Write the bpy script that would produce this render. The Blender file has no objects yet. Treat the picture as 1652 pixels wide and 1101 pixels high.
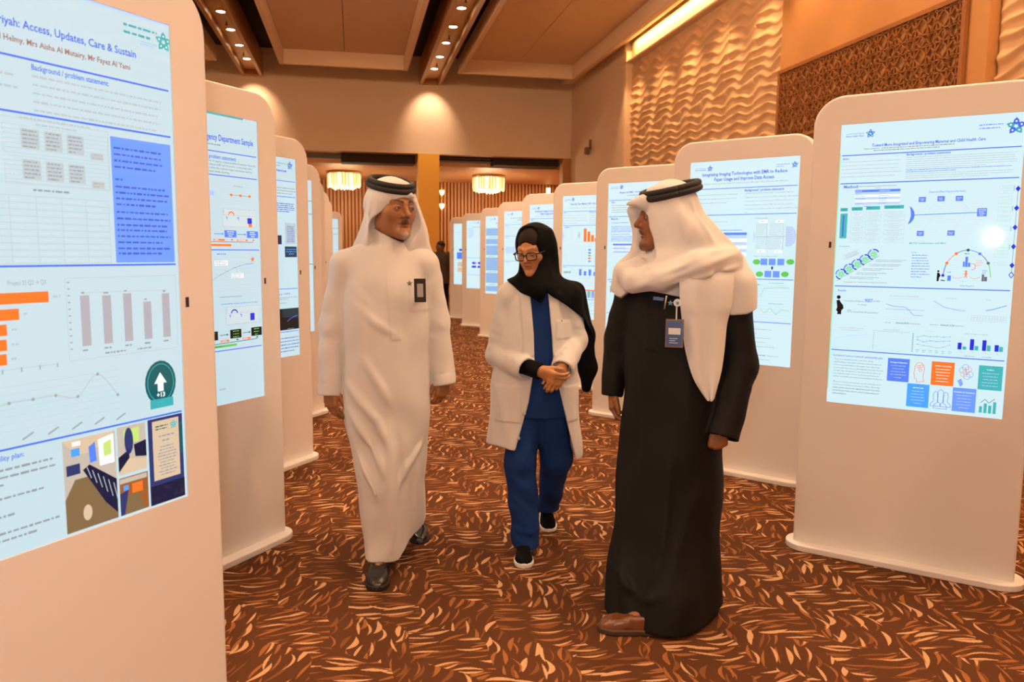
import bpy, bmesh, math, random
import numpy as np
from mathutils import Vector, Matrix
random.seed(7); rng = np.random.default_rng(7)
scene = bpy.context.scene
COL = scene.collection

# ------------------------------------------------------------------ camera
F_PX, YAW, PITCH, ROLL, EYE = 1254.0, math.radians(11.5), math.radians(6.53), math.radians(0.47), 1.43
fw = Vector((math.sin(YAW)*math.cos(PITCH), math.cos(YAW)*math.cos(PITCH), -math.sin(PITCH)))
rt0 = Vector((math.cos(YAW), -math.sin(YAW), 0)); up0 = rt0.cross(fw)
rt = math.cos(ROLL)*rt0 + math.sin(ROLL)*up0
up = math.cos(ROLL)*up0 - math.sin(ROLL)*rt0
cd = bpy.data.cameras.new('camera'); cam = bpy.data.objects.new('camera', cd); COL.objects.link(cam)
cd.sensor_width = 36.0; cd.lens = F_PX/1652*36.0; cd.clip_start = 0.05; cd.clip_end = 200
m = Matrix.Identity(4)
for i, v in enumerate((rt, up, -fw)):
    m[0][i], m[1][i], m[2][i] = v
m[0][3], m[1][3], m[2][3] = 0, 0, EYE
cam.matrix_world = m
cd.dof.use_dof = True; cd.dof.focus_distance = 3.45; cd.dof.aperture_fstop = 4.5
scene.camera = cam

# ------------------------------------------------------------------ world, view, photographer's flash
w = bpy.data.worlds.new('hall_air'); scene.world = w; w.use_nodes = True
w.node_tree.nodes['Background'].inputs[0].default_value = (1.0, 0.62, 0.36, 1)
w.node_tree.nodes['Background'].inputs[1].default_value = 0.05
vs = scene.view_settings
vs.view_transform = 'Standard'; vs.look = 'None'; vs.gamma = 1.0; vs.use_curve_mapping = False
vs.exposure = 0.0
cy = scene.cycles; cy.use_adaptive_sampling = True; cy.adaptive_threshold = 0.03; cy.max_bounces = 6; cy.diffuse_bounces = 3; cy.glossy_bounces = 3; cy.transmission_bounces = 4; cy.caustics_reflective = False; cy.caustics_refractive = False
WARM = (1.0, 0.69, 0.43)
def add_light(name, kind, loc, power, color=WARM, target=None, **kw):
    ld = bpy.data.lights.new(name, kind); ld.energy = power; ld.color = color
    for k, v in kw.items(): setattr(ld, k, v)
    o = bpy.data.objects.new(name, ld); COL.objects.link(o); o.location = loc
    if target is not None:
        o.rotation_euler = (Vector(target)-Vector(loc)).to_track_quat('-Z', 'Y').to_euler()
    return o
add_light('camera_flash', 'AREA', (-0.08, 0.0, EYE+0.16), 20, (1.0, 0.88, 0.78), (0.9, 4.0, 1.5), shape='DISK', size=0.10)
HALL_SPOT_W = 170
COVE_W = 60
WASH_W = 125
ADDED_CH_W = 1.0

# ------------------------------------------------------------------ helpers
MATS = {}
def mat(name, color, rough=0.6, metal=0.0, emit=None, estr=0.0, sheen=0.0, bump=0.0, bscale=200.0, vary=0.0, vscale=4.0, coat=0.0, spec=0.5, attr=None, trans=0.0, sss=0.0):
    if name in MATS: return MATS[name]
    mt = bpy.data.materials.new(name); mt.use_nodes = True
    nt = mt.node_tree; b = nt.nodes['Principled BSDF']
    c = tuple(color)+(1,)
    b.inputs['Base Color'].default_value = c
    b.inputs['Roughness'].default_value = rough; b.inputs['Metallic'].default_value = metal
    b.inputs['Specular IOR Level'].default_value = spec
    if sheen: b.inputs['Sheen Weight'].default_value = sheen; b.inputs['Sheen Roughness'].default_value = 0.5
    if coat: b.inputs['Coat Weight'].default_value = coat; b.inputs['Coat Roughness'].default_value = 0.12
    if trans: b.inputs['Transmission Weight'].default_value = trans
    if sss:
        b.inputs['Subsurface Weight'].default_value = sss; b.inputs['Subsurface Radius'].default_value = (0.012, 0.005, 0.003); b.inputs['Subsurface Scale'].default_value = 0.6
    if emit is not None:
        b.inputs['Emission Color'].default_value = tuple(emit)+(1,); b.inputs['Emission Strength'].default_value = estr
    N = nt.nodes.new; L = nt.links.new
    tc = N('ShaderNodeTexCoord')
    if attr:
        a = N('ShaderNodeAttribute'); a.attribute_name = attr
        L(a.outputs['Color'], b.inputs['Base Color'])
    if vary:
        n = N('ShaderNodeTexNoise'); n.inputs['Scale'].default_value = vscale; n.inputs['Detail'].default_value = 5
        L(tc.outputs['Object'], n.inputs['Vector'])
        mx = N('ShaderNodeMix'); mx.data_type = 'RGBA'
        mr = N('ShaderNodeMapRange'); mr.inputs[3].default_value = 0.0; mr.inputs[4].default_value = vary
        L(n.outputs['Fac'], mr.inputs[0]); L(mr.outputs[0], mx.inputs[0])
        if attr: L(a.outputs['Color'], mx.inputs[6])
        else: mx.inputs[6].default_value = c
        mx.inputs[7].default_value = tuple(v*0.45 for v in color)+(1,)
        L(mx.outputs[2], b.inputs['Base Color'])
    if bump:
        n2 = N('ShaderNodeTexNoise'); n2.inputs['Scale'].default_value = bscale; n2.inputs['Detail'].default_value = 3
        L(tc.outputs['Object'], n2.inputs['Vector'])
        bp = N('ShaderNodeBump'); bp.inputs['Strength'].default_value = bump; bp.inputs['Distance'].default_value = 0.002
        L(n2.outputs['Fac'], bp.inputs['Height']); L(bp.outputs[0], b.inputs['Normal'])
    MATS[name] = mt
    return mt

def link(o, parent=None):
    COL.objects.link(o)
    if parent is not None: o.parent = parent
    return o
def tag(o, label=None, cat=None, group=None, kind=None):
    if label: o['label'] = label
    if cat: o['category'] = cat
    if group: o['group'] = group
    if kind: o['kind'] = kind
    return o
def empty(name, loc=(0,0,0), rz=0.0):
    o = bpy.data.objects.new(name, None); COL.objects.link(o); o.location = loc; o.rotation_euler = (0,0,rz)
    o.empty_display_size = 0.1
    return o
def from_py(name, verts, faces, material, parent=None, smooth=False):
    me = bpy.data.meshes.new(name); me.from_pydata([tuple(v) for v in verts], [], [tuple(f) for f in faces])
    if smooth: me.polygons.foreach_set('use_smooth', [True]*len(me.polygons))
    me.update()
    if material is not None: me.materials.append(material)
    return link(bpy.data.objects.new(name, me), parent)

class MB:
    """collects simple solids, builds one mesh"""
    def __init__(s): s.v = []; s.f = []
    def add(s, v, f):
        n = len(s.v); s.v += [tuple(p) for p in v]; s.f += [tuple(i+n for i in q) for q in f]; return s
    def box(s, x0, x1, y0, y1, z0, z1):
        v = [(x,y,z) for z in (z0,z1) for y in (y0,y1) for x in (x0,x1)]
        return s.add(v, [(0,2,3,1),(4,5,7,6),(0,1,5,4),(2,6,7,3),(0,4,6,2),(1,3,7,5)])
    def bar(s, a, b, w, h, n=(1,0,0)):
        a = Vector(a); b = Vector(b); n = Vector(n); d = (b-a).normalized(); t = n.cross(d).normalized()
        q = [(-1,-1),(1,-1),(1,1),(-1,1)]
        v = [p + t*(i*w/2) + n*(j*h/2) for p in (a,b) for i,j in q]
        return s.add(v, [(3,2,1,0),(4,5,6,7),(0,1,5,4),(1,2,6,5),(2,3,7,6),(3,0,4,7)])
    def cyl(s, c, r, z0, z1, n=20, r1=None):
        r1 = r if r1 is None else r1
        v = [(c[0]+r*math.cos(2*math.pi*i/n), c[1]+r*math.sin(2*math.pi*i/n), z0) for i in range(n)] + \
            [(c[0]+r1*math.cos(2*math.pi*i/n), c[1]+r1*math.sin(2*math.pi*i/n), z1) for i in range(n)]
        return s.add(v, [tuple(range(n-1,-1,-1)), tuple(range(n,2*n))] + [(i,(i+1)%n,n+(i+1)%n,n+i) for i in range(n)])
    def lathe(s, c, prof, n=24):
        v = []
        for r, z in prof:
            v += [(c[0]+r*math.cos(2*math.pi*i/n), c[1]+r*math.sin(2*math.pi*i/n), c[2]+z) for i in range(n)]
        k = len(prof)
        return s.add(v, [(a*n+i, a*n+(i+1)%n, (a+1)*n+(i+1)%n, (a+1)*n+i) for a in range(k-1) for i in range(n)])
    def tube(s, pts, r, n=8):
        pts = [Vector(p) for p in pts]; v = []; ref = Vector((0.3,0.2,1)).normalized()
        for i, p in enumerate(pts):
            d = (pts[min(i+1,len(pts)-1)]-pts[max(i-1,0)]).normalized()
            a = ref.cross(d).normalized(); b2 = d.cross(a); rr = r[i] if hasattr(r,'__len__') else r
            v += [p + a*(rr*math.cos(2*math.pi*k/n)) + b2*(rr*math.sin(2*math.pi*k/n)) for k in range(n)]
        m_ = len(pts)
        f = [(a*n+i, a*n+(i+1)%n, (a+1)*n+(i+1)%n, (a+1)*n+i) for a in range(m_-1) for i in range(n)]
        f += [tuple(range(n-1,-1,-1)), tuple(range((m_-1)*n, m_*n))]
        return s.add(v, f)
    def build(s, name, material, parent=None, smooth=False):
        return from_py(name, s.v, s.f, material, parent, smooth)
def bevel(o, w=0.005, seg=2):
    md = o.modifiers.new('edge', 'BEVEL'); md.width = w; md.segments = seg; md.limit_method = 'ANGLE'
    return o
def copy_tree(o, parent=None):
    c = o.copy(); COL.objects.link(c); c.parent = parent
    for ch in list(o.children): copy_tree(ch, c)
    return c
# ------------------------------------------------------------------ the hall
XL, XR, YN, YB, ZC = -7.2, 5.74, -5.5, 20.5, 6.35
wallm = mat('painted_plaster', (0.80, 0.62, 0.47), 0.75, bump=0.15, bscale=60, vary=0.12, vscale=0.6)
ceilm = mat('ceiling_board', (0.86, 0.64, 0.45), 0.8, vary=0.1, vscale=0.5)
trimm = mat('ceiling_trim', (0.86, 0.66, 0.48), 0.6)
darkm = mat('dark_void', (0.035, 0.02, 0.012), 0.9)
woodm = mat('stained_wood', (0.40, 0.17, 0.055), 0.45, vary=0.5, vscale=6)
goldm = mat('gold_leaf_paint', (0.80, 0.40, 0.045), 0.55)

def carpet_material():
    mt = bpy.data.materials.new('patterned_carpet'); mt.use_nodes = True
    nt = mt.node_tree; N = nt.nodes.new; L = nt.links.new; b = nt.nodes['Principled BSDF']
    b.inputs['Roughness'].default_value = 0.95; b.inputs['Specular IOR Level'].default_value = 0.1
    tc = N('ShaderNodeTexCoord')
    def M(op, a, b_=None, c=None):
        n = N('ShaderNodeMath'); n.operation = op
        for i, x in enumerate((a, b_, c)):
            if x is None: continue
            if isinstance(x, (int, float)): n.inputs[i].default_value = x
            else: L(x, n.inputs[i])
        return n.outputs[0]
    sep = N('ShaderNodeSeparateXYZ'); L(tc.outputs['Object'], sep.inputs[0])
    X0, Y0 = sep.outputs[0], sep.outputs[1]
    # slight ragged edge from the yarn tufts
    nz = N('ShaderNodeTexNoise'); nz.inputs['Scale'].default_value = 170; nz.inputs['Detail'].default_value = 1
    L(tc.outputs['Object'], nz.inputs['Vector'])
    rag = M('MULTIPLY', M('SUBTRACT', nz.outputs['Fac'], 0.5), 0.006)
    X = M('ADD', X0, rag); Y = M('ADD', Y0, rag)
    # smooth swirl so that strokes bend
    sw = M('MULTIPLY', M('SINE', M('MULTIPLY', X, 11.0)), 0.020)
    sw2 = M('MULTIPLY', M('SINE', M('ADD', M('MULTIPLY', Y, 9.0), M('MULTIPLY', X, 4.0))), 0.020)
    Xw = M('ADD', X, sw2); Yw = M('ADD', Y, sw)
    def strokes(ang, cell_l, cell_w, seed, half_l, half_w, curve, jit):
        ca, sa = math.cos(ang), math.sin(ang)
        p = M('ADD', M('MULTIPLY', Xw, ca/cell_l), M('MULTIPLY', Yw, sa/cell_l))
        q = M('ADD', M('MULTIPLY', Xw, -sa/cell_w), M('MULTIPLY', Yw, ca/cell_w))
        cb = N('ShaderNodeCombineXYZ'); L(M('ADD', p, seed*3.7), cb.inputs[0]); L(M('ADD', q, seed*1.3), cb.inputs[1])
        v = N('ShaderNodeTexVoronoi'); v.voronoi_dimensions = '2D'; v.inputs['Scale'].default_value = 1.0; v.inputs['Randomness'].default_value = jit
        L(cb.outputs[0], v.inputs['Vector'])
        df = N('ShaderNodeVectorMath'); df.operation = 'SUBTRACT'; L(cb.outputs[0], df.inputs[0]); L(v.outputs['Position'], df.inputs[1])
        s2 = N('ShaderNodeSeparateXYZ'); L(df.outputs[0], s2.inputs[0])
        sc = N('ShaderNodeSeparateXYZ'); L(v.outputs['Color'], sc.inputs[0])
        lx = M('MULTIPLY', s2.outputs[0], cell_l); ly = M('MULTIPLY', s2.outputs[1], cell_w)
        # random lean of every stroke
        a = M('MULTIPLY', M('SUBTRACT', sc.outputs[0], 0.5), 0.5)
        ly = M('SUBTRACT', ly, M('MULTIPLY', lx, a))
        kk = M('MULTIPLY', M('SUBTRACT', sc.outputs[1], 0.35), curve)
        ly = M('SUBTRACT', ly, M('MULTIPLY', M('MULTIPLY', lx, lx), kk))
        t = M('DIVIDE', lx, half_l)
        prof = M('SUBTRACT', 1.0, M('MULTIPLY', t, t))
        wd = M('MULTIPLY', M('MULTIPLY', prof, half_w), M('ADD', 0.65, M('MULTIPLY', sc.outputs[2], 0.6)))
        d = M('SUBTRACT', wd, M('ABSOLUTE', ly))
        fac = M('MULTIPLY', d, 900.0); n = nt.nodes[fac.node.name]; n.use_clamp = True
        return fac, sc.outputs[0], sc.outputs[2]
    fields = []
    h1 = strokes(0.06, 0.135, 0.046, 1.0, 0.066, 0.0092, 9.0, 0.55)
    h2 = strokes(-0.10, 0.150, 0.050, 2.0, 0.066, 0.0062, 10.0, 0.6)
    d1 = strokes(1.15, 0.125, 0.056, 3.0, 0.058, 0.0092, 13.0, 0.5)
    d2 = strokes(1.35, 0.130, 0.062, 4.0, 0.056, 0.0058, 13.0, 0.55)
    # staggered patches: flat strokes here, upright strokes there
    mk = M('ADD', M('SINE', M('MULTIPLY', M('ADD', X, M('MULTIPLY', Y, 0.55)), 15.0)), M('MULTIPLY', M('SINE', M('SUBTRACT', M('MULTIPLY', Y, 13.0), M('MULTIPLY', X, 5.0))), 0.7))
    mask = M('GREATER_THAN', mk, 0.05)
    inv = M('SUBTRACT', 1.0, mask)
    base = (0.092, 0.033, 0.012, 1); orange = (0.29, 0.108, 0.034, 1); tan = (0.54, 0.30, 0.15, 1); brown = (0.185, 0.068, 0.022, 1)
    def mixc(fac, a, b_):
        mx = N('ShaderNodeMix'); mx.data_type = 'RGBA'; L(fac, mx.inputs[0])
        if isinstance(a, tuple): mx.inputs[6].default_value = a
        else: L(a, mx.inputs[6])
        if isinstance(b_, tuple): mx.inputs[7].default_value = b_
        else: L(b_, mx.inputs[7])
        return mx.outputs[2]
    col = base
    for (fac, r, r2), msk, thr in ((h1, mask, 0.84), (d1, inv, 0.80), (h2, mask, 0.50), (d2, inv, 0.60)):
        pick = M('GREATER_THAN', r2, thr)
        cc = mixc(M('GREATER_THAN', r, 0.40), brown, orange)
        cc = mixc(pick, cc, tan)
        col = mixc(M('MULTIPLY', fac, msk), col, cc)
    # yarn speckle
    n3 = N('ShaderNodeTexNoise'); n3.inputs['Scale'].default_value = 420; n3.inputs['Detail'].default_value = 2
    L(tc.outputs['Object'], n3.inputs['Vector'])
    mr = N('ShaderNodeMapRange'); mr.inputs[1].default_value = 0.3; mr.inputs[2].default_value = 0.7; mr.inputs[3].default_value = 0.75; mr.inputs[4].default_value = 1.2
    L(n3.outputs['Fac'], mr.inputs[0])
    mul = N('ShaderNodeMix'); mul.data_type = 'RGBA'; mul.blend_type = 'MULTIPLY'; mul.inputs[0].default_value = 1.0
    L(col, mul.inputs[6]); L(mr.outputs[0], mul.inputs[7]); L(mul.outputs[2], b.inputs['Base Color'])
    bp = N('ShaderNodeBump'); bp.inputs['Strength'].default_value = 0.6; bp.inputs['Distance'].default_value = 0.003
    L(n3.outputs['Fac'], bp.inputs['Height']); L(bp.outputs[0], b.inputs['Normal'])
    return mt
carpet = carpet_material()
st = lambda o: tag(o, kind='structure')
st(MB().box(XL, 9.0, YN, 27.0, -0.12, 0.0).build('floor', carpet))
st(MB().box(XL-0.2, XR+0.7, YN, YB+0.02, ZC, ZC+0.15).build('ceiling', darkm))
st(MB().box(XL-0.2, XL, YN, YB, 0, ZC).build('wall_left', wallm))
st(MB().box(XL-0.2, XR+0.7, YN-0.2, YN, 0, ZC).build('wall_behind_camera', wallm))

# back wall: a bulkhead over wide openings with one column
BH = 3.93
wb = st(MB().box(XL, XR, YB, YB+0.35, BH, ZC).build('wall_back', wallm))
st(MB().box(1.66, 2.21, YB-0.02, YB+0.5, 0, BH+0.002).build('trim_column', goldm))
st(MB().box(XL, -4.2, YB, YB+0.35, 0, BH).build('wall_back_side', wallm))
st(MB().box(5.52, XR+0.7, YB, YB+0.35, 0, BH).build('wall_back_pier', mat('amber_panel', (0.52, 0.24, 0.075), 0.5, vary=0.3, vscale=2)))
# dark slots of the sliding partition track behind the bulkhead
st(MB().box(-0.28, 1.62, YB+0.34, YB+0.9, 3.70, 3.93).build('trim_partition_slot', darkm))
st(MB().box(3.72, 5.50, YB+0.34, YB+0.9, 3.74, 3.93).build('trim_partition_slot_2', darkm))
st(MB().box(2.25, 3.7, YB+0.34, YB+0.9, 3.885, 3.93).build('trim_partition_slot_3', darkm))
# foyer beyond
foyc = mat('foyer_ceiling_paint', (0.72, 0.42, 0.22), 0.6)
st(MB().box(-4.4, 8.2, YB+0.9, 26.2, 3.72, 3.85).build('ceiling_foyer', foyc))
st(MB().box(-4.4, 8.2, YB+0.34, YB+0.9, 3.935, 4.1).build('ceiling_foyer_edge', foyc))
wf = st(MB().box(-4.4, 8.2, 26.1, 26.3, 0, 3.72).build('wall_foyer_back', mat('slat_backing', (0.20, 0.075, 0.022), 0.7)))
st(MB().box(7.2, 7.4, YB+0.35, 26.1, 0, 3.72).build('wall_foyer_right', woodm))
st(MB().box(-4.4, -4.2, YB+0.35, 26.1, 0, 3.72).build('wall_foyer_left', woodm))
slatm = mat('slat_wood', (0.55, 0.25, 0.095), 0.45, vary=0.35, vscale=3)
sl = MB().box(-0.035, 0.035, -0.06, 0.0, 0.0, 3.72).build('slat', slatm, wf)
sl.location = (-1.6, 26.1, 0)
x = -1.6+0.115
while x < 7.1:
    c = sl.copy(); link(c, wf); c.location = (x, 26.1, 0); x += 0.115

# ceiling: hung coffers, dark reveals, two lit troughs
def coffer(x0, x1, y0, y1, n):
    e = MB(); t = 0.10
    for a, b_, c, d in ((x0, x0+t, y0, y1), (x1-t, x1, y0, y1), (x0+t, x1-t, y0, y0+t), (x0+t, x1-t, y1-t, y1)):
        e.box(a, b_, c, d, 5.65, 6.0)
    fr = st(bevel(e.build('trim_coffer_%d' % n, trimm), 0.012, 2))
    k = max(1, round((x1-x0-2*t)/1.38)); wv = (x1-x0-2*t)/k
    for i in range(k):
        o = MB().box(x0+t+i*wv+0.006, x0+t+(i+1)*wv-0.006, y0+t, y1-t, 5.98, 6.03).build('ceiling_board', ceilm, fr)
coffer(-1.60, 1.32, YN+0.4, 19.05, 1)
coffer(2.50, 5.42, YN+0.4, 19.05, 2)
coffer(-5.8, -2.95, YN+0.4, 19.05, 3)
troughs = []
def trough(xa, xb, n):
    tm = mat('trough_gold', (0.62, 0.36, 0.13), 0.38, metal=0.25)
    e = MB().box(xa, xa+0.085, YN+0.4, YB-0.03, 5.65, 6.2).box(xb-0.085, xb, YN+0.4, YB-0.03, 5.65, 6.2).box(xa+0.085, xb-0.085, YB-0.12, YB-0.03, 5.65, 6.2)
    o = st(bevel(e.build('trim_trough_%d' % n, mat('trough_wood', (0.50, 0.25, 0.09), 0.45, vary=0.2, vscale=2)), 0.008, 2))
    MB().box(xa+0.085, xb-0.085, YN+0.4, YB-0.12, 5.79, 5.82).build('trough_panel', tm, o)
    return o
trough(-2.60, -2.10, 1); trough(1.70, 2.25, 2)
# sprinkler-like dark pendants between the lamps
lampm = mat('lamp_glow', (1, 0.9, 0.7), 0.5, emit=(1.0, 0.80, 0.50), estr=26)
ringm = mat('lamp_ring', (0.85, 0.66, 0.42), 0.3, metal=0.6)
ORD = ['nearest to the back wall', 'second from the back wall', 'third from the back wall', 'fourth from the back wall', 'fifth from the back wall', 'sixth from the back wall']
def downlight(x, y, label=None):
    t = empty('downlight', (x, y, 5.79))
    tag(t, label, 'ceiling light', 'round downlights in the ceiling troughs')
    r = MB().lathe((0,0,0), [(0.072,0.0),(0.095,-0.004),(0.102,-0.012),(0.098,-0.016),(0.080,-0.016),(0.072,0.0)], 28).build('ring', ringm, t, True)
    MB().cyl((0,0), 0.078, -0.010, -0.004, 28).build('bulb_face', lampm, t)
    return t
for side, xx, nm in ((1, 1.965, 'the trough above the column'), (0, -2.33, 'the trough over the left kiosks')):
    for k in range(20):
        y = 19.25 - 1.2*k
        if k < (6 if side else 5):
            downlight(xx, y, 'round glowing downlight in %s, %s' % (nm, ORD[k]))
        else:
            break
    for k in range(20):
        y = 19.25 - 1.2*k
        add_light('trough_spot', 'SPOT', (xx, y, 5.76), HALL_SPOT_W, WARM, (xx, y, 0), spot_size=math.radians(95), spot_blend=0.9, shadow_soft_size=0.07)
for k in range(0, 20, 2):
    add_light('side_spot', 'SPOT', (-6.5, 19.25-1.2*k, 5.76), HALL_SPOT_W, WARM, (-6.5, 19.25-1.2*k, 0), spot_size=math.radians(95), spot_blend=0.9, shadow_soft_size=0.07)
# wall-wash scallop on the bulkhead under each trough end
for xx in (1.965, -2.33):
    add_light('scallop_spot', 'SPOT', (xx, YB-0.75, 5.74), 120, WARM, (xx, YB, 4.75), spot_size=math.radians(72), spot_blend=0.85, shadow_soft_size=0.03)
# small dark pendant heads between the lamps of the trough
for xx in (1.965, -2.33):
    for k, wd in enumerate(('last', 'middle', 'nearer')):
        o = MB().cyl((0,0), 0.010, -0.06, 0.0, 8).cyl((0,0), 0.026, -0.068, -0.06, 12).build('sprinkler_head', darkm)
        o.location = (xx, 18.72-2.4*k, 5.79)
        tag(o, 'small dark sprinkler head hanging in the %s ceiling trough, %s of three' % ('right-hand' if xx > 0 else 'left-hand', wd), 'sprinkler', 'sprinklers between the downlights')

# right wall with relief panels, lattice and lit cove
wr = st(MB().box(XR, XR+0.3, 16.35, YB, 0, ZC).box(XR+0.16, XR+0.45, YN, 16.35, 0, ZC).build('wall_right', wallm))
st(bevel(MB().box(XR-0.02, XR+0.16, 16.22, 16.36, 0, 5.68).box(XR-0.02, XR+0.16, YN, 16.36, 5.42, 5.46).build('trim_recess_frame', trimm), 0.006))
st(bevel(MB().box(5.42, XR, YN, YB, 5.84, 5.98).box(5.30, 5.44, YN, 19.05, 5.66, 5.98).build('trim_cornice', trimm), 0.01))
covem = mat('cove_lit_plaster', (0.85, 0.62, 0.36), 0.7)
st(MB().box(XR+0.10, XR+0.16, YN, 16.22, 5.46, 5.84).build('trim_cove_back', covem))
cv = add_light('cove_strip', 'AREA', (XR-0.01, 8.0, 5.80), COVE_W*3, (1.0, 0.60, 0.26), (XR+0.13, 8.0, 5.52), shape='RECTANGLE', size=16.0, size_y=0.04)
cv.rotation_euler = Matrix(((0,0.42,-0.907),(1,0,0),(0,-0.907,-0.42))).transposed().to_euler() if False else cv.rotation_euler
relm = mat('carved_relief_plaster', (0.72, 0.48, 0.28), 0.55)
PW, PH = 0.88, 4.62
def relief_mesh():
    ny, nz = 44, 330
    Yg, Zg = np.meshgrid(np.linspace(0, PW, ny+1), np.linspace(0, PH, nz+1), indexing='ij')
    u = Yg/PW*2*np.pi
    ph = Zg*2*np.pi/0.150 + 1.5*np.sin(u + 1.3*np.sin(Zg*3.1)) + 0.7*np.sin(2*u+Zg*4.3) + 1.1*np.sin(Zg*2.1) + 1.6*np.sin(Zg*9.0)*np.cos(u*0.5)**2
    s = np.sin(ph); h = np.abs(0.5+0.5*s)**1.9
    amp = 0.044 + 0.020*np.sin(u*1.0+Zg*4.0)
    D = h*amp
    edge = np.minimum(Yg, PW-Yg); D *= np.clip(edge/0.02, 0.25, 1)
    v = np.stack([-D, Yg, Zg], -1).reshape(-1, 3)
    idx = np.arange((ny+1)*(nz+1)).reshape(ny+1, nz+1)
    f = np.stack([idx[:-1,:-1], idx[:-1,1:], idx[1:,1:], idx[1:,:-1]], -1).reshape(-1, 4)
    me = bpy.data.meshes.new('relief_panel'); me.from_pydata(v.tolist(), [], f.tolist())
    me.polygons.foreach_set('use_smooth', [True]*len(f)); me.materials.append(relm)
    return me
rme = relief_mesh()
for y0 in [10.06+PW*i for i in range(7)] + [6.40-PW*(i+1) for i in range(5)]:
    o = link(bpy.data.objects.new('relief_panel', rme), wr); o.location = (XR+0.13, y0, 0.80)
for y in [15.8-1.3*i for i in range(11)]:
    add_light('wall_washer', 'SPOT', (5.18, y, 5.60), WASH_W, (1.0, 0.58, 0.26), (XR+0.1, y, 3.2), spot_size=math.radians(75), spot_blend=0.8, shadow_soft_size=0.05)
# honey wood bay with lattice
st(MB().box(XR+0.02, XR+0.16, 6.42, 10.05, 0, 5.46).build('wall_right_bay', mat('honey_veneer', (0.62, 0.32, 0.13), 0.4, vary=0.35, vscale=1.6)))
lat = empty('lattice_screen', (XR+0.01, 6.66, 1.35))
tag(lat, 'brown wooden geometric lattice screen fixed high on the right wall', 'lattice')
latm = mat('lattice_wood', (0.36, 0.15, 0.05), 0.45, vary=0.3, vscale=8)
LW, LH = 3.36, 2.56
for nm, b4 in (('frame_rail', (0, LW, 0, 0.05)), ('frame_rail', (0, LW, LH-0.05, LH)), ('frame_rail', (0, LW, 1.60, 1.64)), ('frame_stile', (0, 0.05, 0.05, LH-0.05)), ('frame_stile', (LW-0.05, LW, 0.05, LH-0.05))):
    bevel(MB().box(-0.045, 0.0, b4[0], b4[1], b4[2], b4[3]).build(nm, latm, lat), 0.004)
segs = []
TS = 0.30; R8 = TS*0.5412
for i in range(-1, int(LW/TS)+2):
    for j in range(-1, int(LH/TS)+2):
        cx, cy = (i+0.5)*TS, (j+0.5)*TS
        V8_ = [(cx+R8*math.cos(math.pi/8+math.pi/4*k), cy+R8*math.sin(math.pi/8+math.pi/4*k)) for k in range(8)]
        for k in range(8): segs.append((V8_[k], V8_[(k+3) % 8]))
        for k in range(0, 8, 2): segs.append((V8_[k], V8_[(k+1) % 8]))
        r = R8*0.36; W8_ = [(cx+r*math.cos(math.pi/8+math.pi/4*k), cy+r*math.sin(math.pi/8+math.pi/4*k)) for k in range(8)]
        for k in range(8): segs.append((W8_[k], W8_[(k+1) % 8]))
lm = MB()
for (a, b_) in segs:
    t0, t1 = 0.0, 1.0
    for q, hi_ in ((0, LW-0.03), (1, LH-0.03)):
        dq = b_[q]-a[q]
        if abs(dq) < 1e-9:
            if not 0.03 <= a[q] <= hi_: t1 = -1
        else:
            e0, e1 = sorted(((0.03-a[q])/dq, (hi_-a[q])/dq)); t0 = max(t0, e0); t1 = min(t1, e1)
    if t1-t0 < 0.05: continue
    a, b_ = (a[0]+(b_[0]-a[0])*t0, a[1]+(b_[1]-a[1])*t0), (a[0]+(b_[0]-a[0])*t1, a[1]+(b_[1]-a[1])*t1)
    lm.bar((-0.022, a[0], a[1]), (-0.022, b_[0], b_[1]), 0.0135, 0.024)
tag(lm.build('fretwork', latm, lat), kind='stuff')
# wall sconce on the plain stretch
sc = empty('wall_speaker', (XR, 18.7, 3.98)); tag(sc, 'small dark bracket speaker on the plain right wall beside the relief', 'wall speaker')
bevel(MB().box(-0.16, -0.04, -0.06, 0.06, -0.16, 0.02).build('housing', mat('sconce_bronze', (0.16, 0.09, 0.05), 0.5), sc), 0.02, 3)
MB().box(-0.05, 0.0, -0.02, 0.02, -0.04, 0.20).build('bracket', MATS['sconce_bronze'], sc)

# chandeliers in the foyer
crym = mat('crystal_glow', (1.0, 0.85, 0.6), 0.25, emit=(1.0, 0.55, 0.20), estr=0.75)
crym2 = mat('crystal_bright', (1.0, 0.9, 0.7), 0.25, emit=(1.0, 0.72, 0.38), estr=2.2)
def chandelier(x, y, label, z=3.72, pw=160):
    t = empty('chandelier', (x, y, z)); tag(t, label, 'chandelier', 'crystal drum chandeliers in the foyer')
    MB().lathe((0,0,0), [(0.0,-0.001),(0.47,-0.001),(0.49,-0.03),(0.47,-0.07),(0.42,-0.09),(0.0,-0.09)], 40).build('canopy', ringm, t, True)
    p1 = p2 = None
    for ring, (r, n) in enumerate(((0.455, 34), (0.30, 20))):
        for i in range(n):
            a = 2*math.pi*i/n; L_ = 0.34+0.06*random.random()+(0.05 if ring else 0)
            key = (i*7) % 4 == 0
            if p1 is None:
                p1 = MB().lathe((0,0,0), [(0.0,-0.41),(0.016,-0.40),(0.030,-0.36),(0.030,-0.03),(0.018,0.0),(0.0,0.0)], 6).build('crystal_rod', crym, t)
                o = p1
            elif p2 is None and key:
                p2 = MB().lathe((0,0,0), [(0.0,-0.41),(0.016,-0.40),(0.030,-0.36),(0.030,-0.03),(0.018,0.0),(0.0,0.0)], 6).build('crystal_rod', crym2, t); o = p2
            else:
                o = (p2 if key and p2 else p1).copy(); link(o, t)
            o.location = (r*math.cos(a), r*math.sin(a), -0.08); o.scale = (1, 1, L_/0.40)
    add_light('chandelier_glow', 'POINT', (x, y, z-0.62), pw, (1.0, 0.65, 0.37), shadow_soft_size=0.3)
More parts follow.
